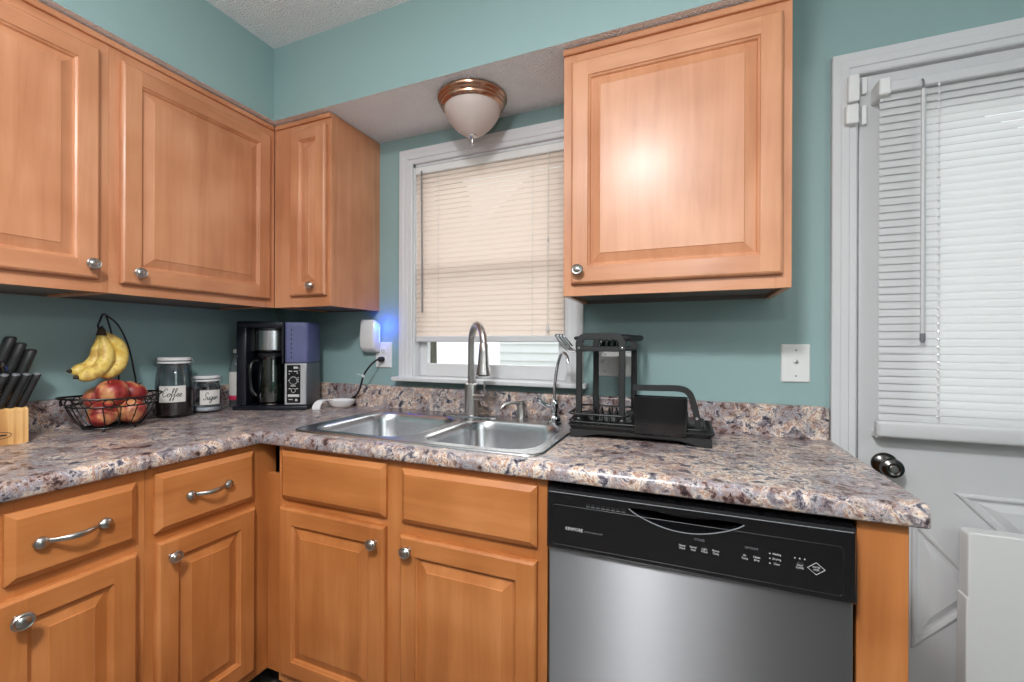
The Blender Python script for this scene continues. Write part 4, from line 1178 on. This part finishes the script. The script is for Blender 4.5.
def jar(label, c, r, h_lid, lab_z, lab_ang, word, content, fill, phi):
    t = thing('glass_jar', label, 'jar', (c[0], c[1], CT))
    zt = h_lid
    neck = zt-0.032
    mb = MB(); mb.lathe([(r*0.86, CT+0.0005), (r*0.97, CT+0.006), (r, CT+0.018), (r, CT+(neck-CT)*0.55), (r*0.97, CT+(neck-CT)*0.78), (r*0.86, neck-0.004), (r*0.84, neck), (r*0.84, zt-0.014)], (c[0], c[1], 0), 48, cap1=False); g = mb.build('glass', M['jarglass'], t, smooth=True, angle=80)
    mb = MB(); mb.lathe([(r*0.80, CT+0.006), (r*0.92, CT+0.010), (r*0.955, CT+0.020), (r*0.955, min(fill, CT+(neck-CT)*0.5)), (r*0.93 if fill > CT+(neck-CT)*0.5 else r*0.955, fill), (0.01, fill+0.002)], (c[0], c[1], 0), 40); mb.build('contents', content, t, smooth=True)
    mb = MB(); mb.lathe([(r*0.87, zt-0.013), (r*0.90, zt-0.012), (r*0.90, zt-0.004), (r*0.86, zt-0.001), (0.01, zt)], (c[0], c[1], 0), 44); l = mb.build('lid', M['porcelain'], t, smooth=True)
    mb = MB(); mb.lathe([(r*0.84, zt-0.024), (r*0.90, zt-0.024), (r*0.90, zt-0.0165), (r*0.84, zt-0.0165)], (c[0], c[1], 0), 44); mb.build('collar', M['porcelain'], l, smooth=True)
    mb = MB()
    for k in (-1, 1):
        a = phi+k*1.35
        p = lambda rr, z, da=0: (c[0]+rr*math.cos(a+da), c[1]+rr*math.sin(a+da), z)
        mb.tube([p(r*0.92, zt-0.006), p(r*1.02, zt-0.012), p(r*1.02, zt-0.030), p(r*0.90, zt-0.036)], 0.0014, 6)
    t_ = [(c[0]+r*0.875*math.cos(2*PI*j/36), c[1]+r*0.875*math.sin(2*PI*j/36), zt-0.030) for j in range(36)]
    mb.tube(t_, 0.0014, 6, closed=True)
    mb.build('wire_bail', M['chrome'], l, smooth=True)
    z0, z1 = lab_z
    mb = MB()
    lo = []
    for k in range(13):
        a = phi-lab_ang+2*lab_ang*k/12
        q = lambda rr, z: (c[0]+rr*math.cos(a), c[1]+rr*math.sin(a), z)
        lo.append([q(r+0.0004, z0), q(r+0.0010, z0), q(r+0.0010, z1), q(r+0.0004, z1)])
    mb.loft(lo, True, True); lb = mb.build('label', M['paper'], t, smooth=True)
    # handwritten word: pen strokes laid on the label
    tot = sum(STK[ch][0] for ch in word)
    Wd = 2*lab_ang*r*0.80; k = Wd/(tot+0.3); hgt = (z1-z0)*0.50
    mb = MB(); x = 0.1
    for ch in word:
        w_, P = STK[ch]
        pts = []
        for p in smooth_path([(q[0], q[1], 0) for q in P], 4):
            xx = (x+p.x+p.y*0.22)*k-Wd/2
            zz = z0+(z1-z0)*0.34+p.y*hgt
            a = phi+xx/r
            pts.append((c[0]+(r+0.0012)*math.cos(a), c[1]+(r+0.0012)*math.sin(a), zz))
        mb.tube(pts, 0.0011, 5)
        x += w_
    mb.build('handwriting', M['ink'], lb)
    return t
PH = math.atan2(-1.12, 1.86)
jar('tall clear glass jar of ground coffee with a white lid and a handwritten Coffee label', (0.054, -0.555), 0.0625, 1.152, (0.979, 1.042), 0.72, 'Coffee', M['coffee'], CT+0.110, PH-0.12)
jar('short clear glass jar with a white lid and a handwritten Sugar label', (0.050, -0.4235), 0.0545, 1.072, (0.952, 1.012), 0.70, 'Sugar', M['sugar'], CT+0.022, PH+0.22)

# ---- bottle behind the coffee maker
bt = thing('bottle', 'clear bottle with a white and pink label half hidden behind the coffee maker', 'bottle', (0.030, -0.272, CT))
mb = MB(); mb.lathe([(0.027, CT), (0.031, CT+0.004), (0.031, CT+0.165), (0.028, CT+0.190), (0.018, CT+0.222), (0.013, CT+0.236), (0.013, CT+0.246)], (0.030, -0.272, 0), 32); mb.build('bottle_body', M['bottle'], bt, smooth=True, angle=60)
mb = MB(); mb.lathe([(0.0315, CT+0.055), (0.0318, CT+0.056), (0.0318, CT+0.160), (0.0315, CT+0.161)], (0.030, -0.272, 0), 32, cap0=False, cap1=False); mb.build('label', M['paper'], bt, smooth=True)
mb = MB(); mb.lathe([(0.0315, CT+0.035), (0.0318, CT+0.036), (0.0318, CT+0.0545), (0.0315, CT+0.055)], (0.030, -0.272, 0), 32, cap0=False, cap1=False); mb.build('label_band', M['pink'], bt, smooth=True)
mb = MB(); mb.lathe([(0.015, CT+0.246), (0.015, CT+0.262), (0.013, CT+0.264)], (0.030, -0.272, 0), 24); mb.build('cap', M['plate'], bt, smooth=True)

# ================================================================ FRUIT BASKET WITH BANANA HANGER
BX, BY = 0.128, -0.797
fb = thing('fruit_basket', 'black wire fruit basket with a tall banana hook on the left counter', 'fruit basket', (BX, BY, CT))
RZ = CT+0.108
def ell(rx, ry, z, n=48, sag=0.0): return [(BX+rx*math.cos(2*PI*j/n), BY+ry*math.sin(2*PI*j/n), z+sag*math.sin(2*PI*j/n)**2) for j in range(n)]
mb = MB()
mb.tube(ell(0.112, 0.140, RZ, sag=0.006), 0.0032, 8, closed=True)
mb.build('rim', M['wire'], fb, smooth=True)
mb = MB(); mb.tube(ell(0.099, 0.121, RZ-0.026, sag=0.003), 0.0024, 8, closed=True); mb.build('lower_ring', M['wire'], fb, smooth=True)
mb = MB()
mb.tube(ell(0.060, 0.078, CT+0.010), 0.0028, 8, closed=True)
for k in range(-2, 3):
    x_ = BX+k*0.022; hw = 0.078*math.sqrt(max(0, 1-(k*0.022/0.060)**2)); mb.tube([(x_, BY-hw, CT+0.010), (x_, BY+hw, CT+0.010)], 0.0018, 6)
for a in (0.6, 2.5, 3.8, 5.6):
    mb.ball((BX+0.058*math.cos(a), BY+0.075*math.sin(a), CT+0.0048), 0.0048, seg=10)
mb.build('base_ring', M['wire'], fb, smooth=True)
mb = MB()
for k in range(16):
    a = 2*PI*(k+0.5)/16; ca, sa = math.cos(a), math.sin(a)
    mb.tube(smooth_path([(BX+0.060*ca, BY+0.078*sa, CT+0.010), (BX+0.082*ca, BY+0.100*sa, CT+0.040), (BX+0.099*ca, BY+0.121*sa, RZ-0.026+0.003*sa*sa)], 3), 0.0018, 6)
mb.build('ribs', M['wire'], fb, smooth=True)
mb = MB()
for k in range(14):
    a = 2*PI*k/14; ca, sa = math.cos(a), math.sin(a)
    cx_, cy_, cz_ = BX+0.1055*ca, BY+0.1305*sa, RZ-0.013+0.0045*sa*sa
    tx, ty = -0.112*sa, 0.140*ca; ln = math.hypot(tx, ty); tx, ty = tx/ln, ty/ln
    ring = [(cx_+0.0135*math.cos(b)*tx, cy_+0.0135*math.cos(b)*ty, cz_+0.0115*math.sin(b)) for b in [2*PI*j/16 for j in range(16)]]
    mb = MB(); mb.tube(ring, 0.0019, 6, closed=True); mb.build('scroll', M['wire'], fb, smooth=True)
mb = MB()
apex = (0.066, -0.788, 1.304)
mb.tube(smooth_path([(BX-0.050, -0.742, CT+0.010), (0.040, -0.700, CT+0.06), (0.054, -0.689, 1.041), (0.060, -0.699, 1.108), (0.060, -0.718, 1.200), (0.060, -0.749, 1.271), apex], 6), 0.0030, 8)
mb.tube(smooth_path([(BX-0.058, -0.775, CT+0.010), (0.045, -0.752, CT+0.06), (0.056, -0.744, 1.057), (0.060, -0.752, 1.146), (0.060, -0.767, 1.235), (0.062, -0.780, 1.285), apex], 6), 0.0030, 8)
mb.tube(smooth_path([apex, (0.078, -0.800, 1.306), (0.092, -0.812, 1.298), (0.098, -0.820, 1.280), (0.100, -0.826, 1.264), (0.110, -0.826, 1.256), (0.120, -0.822, 1.262)], 5), 0.0030, 8)
mb.build('banana_hook', M['wire'], fb, smooth=True)

# ---- bananas
BD = Vector((-0.014, 0.012, 0.004))
bn = thing('banana_bunch', 'bunch of three ripe bananas hanging from the wire hook', 'bananas', (0.111, -0.820, 1.244))
def banana(pts, rmax):
    p = [v+BD for v in smooth_path(pts, 7)]; n = len(p)
    rad = []
    for i in range(n):
        t_ = i/(n-1)
        k = min(1, 0.34+max(0, t_-0.06)*3.2) if t_ < 0.5 else 1
        if t_ > 0.72: k = max(0.32, 1-((t_-0.72)/0.28)**2*0.72)
        rad.append(rmax*k)
    mb = MB(); mb.tube(p, rad, 12)
    b = mb.build('banana', M['banana'], bn, smooth=True, angle=80)
    d = (p[-1]-p[-2]).normalized()
    mb = MB(); mb.tube([p[-1]-d*0.002, p[-1]+d*0.006, p[-1]+d*0.011], [rad[-1]*1.04, rad[-1]*0.8, rad[-1]*0.55], 10); mb.build('banana_tip', M['tip'], b, smooth=True)
banana([(0.124, -0.832, 1.238), (0.130, -0.826, 1.195), (0.136, -0.826, 1.150), (0.142, -0.850, 1.113), (0.146, -0.886, 1.097), (0.146, -0.905, 1.093)], 0.0225)
banana([(0.120, -0.834, 1.238), (0.114, -0.834, 1.195), (0.110, -0.838, 1.155), (0.110, -0.860, 1.124), (0.112, -0.890, 1.113), (0.113, -0.908, 1.112)], 0.0210)
banana([(0.124, -0.828, 1.238), (0.122, -0.800, 1.212), (0.120, -0.778, 1.172), (0.122, -0.784, 1.130), (0.126, -0.812, 1.103), (0.130, -0.838, 1.098)], 0.0240)
mb = MB(); mb.tube([Vector(q)+BD for q in ((0.123, -0.832, 1.228), (0.123, -0.832, 1.240), (0.123, -0.834, 1.252))], [0.016, 0.012, 0.009], 10); mb.build('stem', M['tip'], bn, smooth=True)

# ---- apples
def apple(label, c, r, tilt, az):
    prof = [(0.02, -0.80), (0.20, -0.90), (0.42, -0.90), (0.68, -0.72), (0.90, -0.36), (1.0, 0.06), (0.97, 0.40), (0.80, 0.72), (0.56, 0.88), (0.34, 0.90), (0.18, 0.82), (0.06, 0.68), (0.015, 0.62)]
    t = thing('apple', label, 'apple', c, group=None)
    Rm = Matrix.Rotation(az, 4, 'Z') @ Matrix.Rotation(tilt, 4, 'Y')
    mb = MB(); mb.lathe([(a*r, b*r) for a, b in prof], (0, 0, 0), 28); bmesh.ops.transform(mb.bm, matrix=Rm, verts=mb.bm.verts)
    mb.build('flesh', M['apple'], t, smooth=True, world=False, angle=80)
    mb = MB(); mb.tube([(0, 0, 0.60*r), (0.002, 0, 0.85*r), (0.007, 0.002, 1.10*r)], 0.0017, 6); bmesh.ops.transform(mb.bm, matrix=Rm, verts=mb.bm.verts)
    mb.build('stem', M['tip'], t, smooth=True, world=False)
apple('low red and yellow apple at the left of the fruit basket', (0.150, -0.838, CT+0.053), 0.040, 0.9, 0.4)
apple('low red apple at the right front of the fruit basket', (0.154, -0.754, CT+0.053), 0.041, 0.5, 2.0)
apple('large red apple on top in the middle of the fruit basket', (0.136, -0.802, CT+0.120), 0.045, 0.35, 5.2)
apple('dark red apple behind the top middle apple in the basket', (0.074, -0.812, CT+0.098), 0.040, 0.6, 3.0)
apple('red apple at the right rear on top of the fruit basket', (0.092, -0.724, CT+0.108), 0.044, 0.5, 1.0)

# ================================================================ KNIFE BLOCK
kb = thing('knife_block', 'light wooden knife block at the left edge of the counter', 'knife block', (0.10, -1.09, CT))
mb = MB()
pr = [(0.030, CT), (0.158, CT), (0.158, 1.012), (0.149, 1.020), (0.132, 1.020), (0.128, 1.028), (0.068, 1.128), (0.030, 1.118)]
mb.prism(pr, -1.175, -1.018, lambda p, h: (p[0], h, p[1])); kbo = mb.build('block', M['pine'], kb)
mb = MB()
t_ = [(0.1583, -1.083+0.030*math.cos(2*PI*j/28), 0.9455+0.0095*math.sin(2*PI*j/28)) for j in range(28)]
mb.tube(t_, 0.0008, 5, closed=True); mb.build('brand_oval', M['ink'], kbo)
mb = MB(); mb.box(0.1578, 0.1586, -1.103, -1.063, 0.9435, 0.9475); mb.build('brand_line', M['ink'], kbo)
def knife(label, base, axis, ln, w, th, grp, butt):
    ax = Vector(axis).normalized()
    t = thing('knife', label, 'knife', base, group=grp)
    sd_ = Vector((0, 1, 0)); fw_ = ax.cross(sd_).normalized()
    def ring(s, a, b): return [ax*s+sd_*a*math.cos(2*PI*j/14)*(1 if True else 1)+fw_*b*math.sin(2*PI*j/14) for j in range(14)]
    mb = MB()
    mb.loft([ring(0.001, th*0.9, w*0.8), ring(0.006, th, w), ring(ln*0.35, th, w*0.9), ring(ln*0.7, th, w*0.96), ring(ln*0.96, th, w*1.06), ring(ln, th*0.8, w*0.86)], True, True)
    h = mb.build('handle', M['matblack'], t, smooth=True, world=False)
    if butt:
        mb = MB(); mb.loft([ring(ln-0.001, th*0.86, w*0.92), ring(ln+0.0012, th*0.8, w*0.84)], True, True); mb.build('end_cap', M['grey'], h, smooth=True, world=False)
    mb = MB()
    b_ = [ax*0.004+sd_*0.0008-fw_*w*0.7, ax*0.004+sd_*0.0008+fw_*w*0.7, ax*0.004-sd_*0.0008+fw_*w*0.7, ax*0.004-sd_*0.0008-fw_*w*0.7]
    mb.loft([b_, [v-ax*0.075 for v in b_]], True, True); mb.build('blade', M['steel'], t, world=False)
order = ['first steak knife from the right in the front row of the wooden block', 'second steak knife from the right in the front row of the wooden block', 'third steak knife from the right in the front row of the wooden block', 'fourth steak knife from the right, at the frame edge in the wooden block']
for k in range(4):
    knife(order[k], (0.142, -1.030-0.0225*k, 1.020), (0.32, 0.26, 1.0), 0.104, 0.0105, 0.0095, 'black-handled steak knives', True)
for lab, y_, x_, ln in (('rightmost large black-handled knife at the back of the wooden block', -1.033, 0.108, 0.130), ('middle large black-handled knife at the back of the wooden block', -1.056, 0.102, 0.140), ('leftmost large black-handled knife at the back of the wooden block', -1.077, 0.096, 0.148)):
    z_ = 1.028+(0.128-x_)/0.060*0.100
    knife(lab, (x_, y_, z_), (0.14, 0.26, 1.0), ln, 0.0165, 0.0135, 'large kitchen knives', False)
sc = thing('kitchen_scissors', 'kitchen scissors with black loop handles in the knife block', 'scissors', (0.116, -1.096, 1.045))
mb = MB()
for s_ in (-1, 1):
    mb.tube([(0.134+0.012*s_*0+0.004, -1.096+s_*0.020+0.017*math.cos(2*PI*j/20), 1.120+0.030*math.sin(2*PI*j/20)) for j in range(20)], 0.006, 8, closed=True)
    mb.tube([(0.118, -1.096+s_*0.003, 1.046), (0.130, -1.096+s_*0.010, 1.094)], 0.006, 8)
mb.build('handles', M['gloss'], sc, smooth=True)
mb = MB(); mb.box(0.108, 0.117, -1.098, -1.094, 0.985, 1.052); mb.build('blades', M['steel'], sc)

# ================================================================ DISH RACK
rk = thing('dish_rack', 'black metal dish rack with an upper tier and tray beside the sink', 'dish rack', (1.78, -0.165, CT))
TX0, TX1, TY0, TY1 = 1.580, 1.993, -0.296, -0.050
mb = MB()
L = lambda i, z: [(p[0], p[1], z) for p in rrect(TX0+i, TX1-i, TY0+i, TY1-i, 0.012, 4)]
mb.loft([L(0.012, CT+0.012), L(0.010, CT+0.012), L(0.004, CT+0.030), L(-0.003, CT+0.038), L(-0.003, CT+0.041), L(0.003, CT+0.041), L(0.008, CT+0.034), L(0.014, CT+0.018), L(0.02, CT+0.017)], True, True)
for k in range(16):
    xx = TX0+0.03+k*0.0225; mb.box(xx, xx+0.006, TY0+0.02, TY1-0.02, CT+0.0165, CT+0.020)
tro = mb.build('drip_tray', M['matblack'], rk, smooth=True, angle=30)
mb = MB()
# arched skirt along the front with a foot at either end
N = 20
ou = [(TX0+0.004+(TX1-TX0-0.008)*i/N, CT+0.026) for i in range(N+1)] + [(TX1-0.004-(TX1-TX0-0.008)*i/N, CT+0.0003+0.017*min(1, max(0, (math.sin(PI*i/N)-0.2))*2.0)) for i in range(N+1)]
mb.prism(ou, TY0+0.003, TY0+0.008, lambda p, h: (p[0], h, p[1])); mb.prism(ou, TY1-0.008, TY1-0.003, lambda p, h: (p[0], h, p[1]))
mb.box(TX1-0.014, TX1-0.004, TY0+0.004, TY1-0.004, CT+0.0003, CT+0.026, 0.002); mb.box(TX0+0.004, TX0+0.010, TY0+0.004, TY1-0.004, CT+0.0003, CT+0.026, 0.002)
mb.build('skirt', M['matblack'], rk)
# posts
def flatbar(mb, pts, w, th, sd_):
    sd_ = Vector(sd_).normalized(); lo = []
    P = [Vector(p) for p in pts]
    for i, p in enumerate(P):
        d = (P[min(i+1, len(P)-1)]-P[max(i-1, 0)]).normalized()
        nn = d.cross(sd_).normalized()
        lo.append([p+sd_*th/2+nn*w/2, p-sd_*th/2+nn*w/2, p-sd_*th/2-nn*w/2, p+sd_*th/2-nn*w/2])
    mb.loft(lo, True, True)
PF, PB = -0.262, -0.072
for x, y in ((1.607, PF), (1.740, PF), (1.625, PB), (1.756, PB)):
    mb = MB(); mb.box(x-0.0095, x+0.0095, y-0.006, y+0.006, CT+0.030, 1.215, 0.0015)
    po = mb.build('post', M['matblack'], rk)
    if y == PF:
        mb = MB(); mb.lathe([(0.0045, 0.006), (0.0042, 0.0085), (0.002, 0.009)], (x, y, CT+0.055), 14, '-y'); mb.build('rivet', M['chrome'], po, smooth=True)
        mb = MB(); mb.lathe([(0.0045, 0.006), (0.0042, 0.0085), (0.002, 0.009)], (x, y, 1.196), 14, '-y'); mb.build('rivet', M['chrome'], po, smooth=True)
# upper tier: rounded hoops front and back, shelf floor and end loops
mb = MB()
def hoop(y, xa, xb): return smooth_path([(xa, y, 1.190), (xa, y, 1.215), (xa+0.012, y, 1.231), (xa+0.035, y, 1.234), ((xa+xb)/2, y, 1.234), (xb-0.035, y, 1.234), (xb-0.012, y, 1.231), (xb, y, 1.215), (xb, y, 1.190)], 5)
flatbar(mb, hoop(PF, 1.607, 1.740), 0.020, 0.0132, (0, 1, 0))
mb.box(1.600, 1.748, PF-0.006, PF+0.006, 1.186, 1.202, 0.002)
mb.build('tier_hoop', M['matblack'], rk)
mb = MB()
flatbar(mb, hoop(PB, 1.625, 1.756), 0.020, 0.0132, (0, 1, 0))
mb.box(1.617, 1.764, PB-0.006, PB+0.006, 1.186, 1.202, 0.002)
mb.build('tier_hoop', M['matblack'], rk)
mb = MB()
def rr3(x, y): return (x, y)
flo = [(1.600, PF), (1.748, PF), (1.764, PB), (1.617, PB)]
mb.loft([[(x, y, 1.188) for x, y in flo], [(x, y, 1.193) for x, y in flo]], True, True)
mb.tube(smooth_path([(1.607, PF, 1.228), (1.590, PF+0.02, 1.228), (1.585, (PF+PB)/2, 1.228), (1.598, PB-0.02, 1.230), (1.625, PB, 1.230)], 4), 0.006, 8)
mb.tube(smooth_path([(1.740, PF, 1.228), (1.765, PF+0.02, 1.228), (1.777, (PF+PB)/2, 1.228), (1.778, PB-0.02, 1.230), (1.756, PB, 1.230)], 4), 0.010, 8)
mb.build('tier_shelf', M['matblack'], rk, smooth=True)
mb = MB()
for k in range(4):
    xx = 1.668+k*0.018; mb = MB(); mb.box(xx, xx+0.010, -0.250, -0.150, 1.194, 1.222, 0.004, 2)
    mb.build('cup_peg', M['gloss'], rk, smooth=True)
mb = MB()
for k in range(3):
    mb = MB(); b0 = Vector((1.603+0.004*k, -0.250+0.022*k, 1.190))
    mb.tube(smooth_path([b0+Vector((0.010, 0, -0.002)), b0+Vector((-0.022, -0.010, -0.005)), b0+Vector((-0.042, -0.016, 0.006)), b0+Vector((-0.070, -0.024, 0.044)), b0+Vector((-0.066, -0.016, 0.046)), b0+Vector((-0.038, -0.008, 0.012))], 4), 0.0030, 8)
    mb.build('glass_hook', M['chrome'], rk, smooth=True)
# lower rack: wire frame, plate prongs, right-hand rail
mb = MB()
zr = CT+0.072
mb.tube([(p[0], p[1], zr) for p in rrect(TX0-0.004, 1.760, TY0+0.012, TY1-0.006, 0.025, 4)], 0.0035, 8, closed=True)
mb.tube([(p[0], p[1], CT+0.047) for p in rrect(TX0-0.004, TX1-0.02, TY0+0.012, TY1-0.006, 0.02, 4)], 0.003, 8, closed=True)
for x, y in ((TX0-0.004, -0.20), (TX0-0.004, -0.12), (1.68, TY1-0.006)):
    mb.tube([(x, y, CT+0.03), (x, y, zr)], 0.003, 6)
mb.build('wire_frame', M['matblack'], rk, smooth=True)
mb = MB()
for k in range(13):
    xx = 1.632+k*0.0245
    if abs(xx-1.756) < 0.012: continue
    mb = MB(); mb.tube(smooth_path([(xx, -0.150, CT+0.021), (xx, -0.146, CT+0.055), (xx, -0.128, CT+0.075), (xx, -0.108, CT+0.055), (xx, -0.104, CT+0.021)], 3), 0.0030, 6)
    mb.build('plate_prong', M['matblack'], rk, smooth=True)
mb = MB()
flatbar(mb, smooth_path([(1.772, -0.250, 1.076), (1.84, -0.250, 1.077), (1.900, -0.250, 1.078), (1.925, -0.250, 1.070), (1.938, -0.250, 1.048), (1.952, -0.250, 0.992), (1.957, -0.250, 0.960)], 5), 0.018, 0.010, (0, 1, 0))
flatbar(mb, [(1.752, -0.250, 0.998), (1.78, -0.250, 0.998)], 0.012, 0.008, (0, 1, 0))
rl = mb.build('side_rail', M['matblack'], rk)
mb = MB(); mb.lathe([(0.0045, 0.004), (0.0042, 0.0065), (0.002, 0.007)], (1.951, -0.250, 0.993), 14, '-y'); mb.build('rivet', M['chrome'], rl, smooth=True)
# utensil box hung on the front
mb = MB()
bx0, bx1, by0, by1, bz0, bz1 = 1.777, 1.926, -0.300, -0.258, CT+0.024, 1.055
L = lambda i, z: [(p[0], p[1], z) for p in rrect(bx0+i, bx1-i, by0+i, by1-i, 0.006, 3)]
mb.loft([L(0.004, bz0), L(0.001, bz0+0.004), L(0, bz1), L(0.003, bz1), L(0.004, bz0+0.006)], True, True)
mb.build('utensil_box', M['gloss'], rk, smooth=True)

# ================================================================ OUTSIDE
def outside_tag(o, label, cat): tag(o, label, cat)
mb = MB(); mb.box(-6, 8, 0.4, 14, -0.45, -0.40); struct(mb.build('ground', M['grass']))
nh = thing('neighbor_house', 'white sided house seen through the gap below the window blind', 'house', (1.2, 4.2, -0.4))
mb = MB()
for k in range(30):
    z = -0.4+k*0.115
    mb.loft([[(-0.537, 4.20, z), (-0.537, 4.175, z), (-0.537, 4.20, z+0.115)], [(5.0, 4.20, z), (5.0, 4.175, z), (5.0, 4.20, z+0.115)]], True, True)
mb.box(-0.537, 5.0, 4.2, 8.0, -0.4, 3.05)
mb.build('siding', M['siding'], nh)
mb = MB(); mb.prism([(4.05, 3.0), (6.1, 4.4), (8.15, 3.0)], 0.2, 5.15, lambda p, h: (h-0.85 if h < 1 else h, p[0], p[1])); mb.build('roof', M['grey'], nh)
tr = thing('tree', 'tree trunk seen at the left below the window blind', 'tree', (-1.92, 4.6, -0.4))
mb = MB(); mb.tube(smooth_path([(-1.92, 4.6, -0.42), (-1.91, 4.6, 0.5), (-1.94, 4.62, 1.6), (-1.98, 4.6, 2.8)], 5), [0.085]*5+[0.08]*5+[0.07]*6, 12); mb.build('trunk', M['bark'], tr, smooth=True)
mb = MB()
for k in range(22):
    mb.ball((-2.1+random.uniform(-0.9, 0.75), 4.6+random.uniform(-0.7, 0.7), 3.0+random.uniform(-0.6, 0.9)), random.uniform(0.3, 0.5), seg=10)
mb.build('crown', M['foliage'], tr, smooth=True)
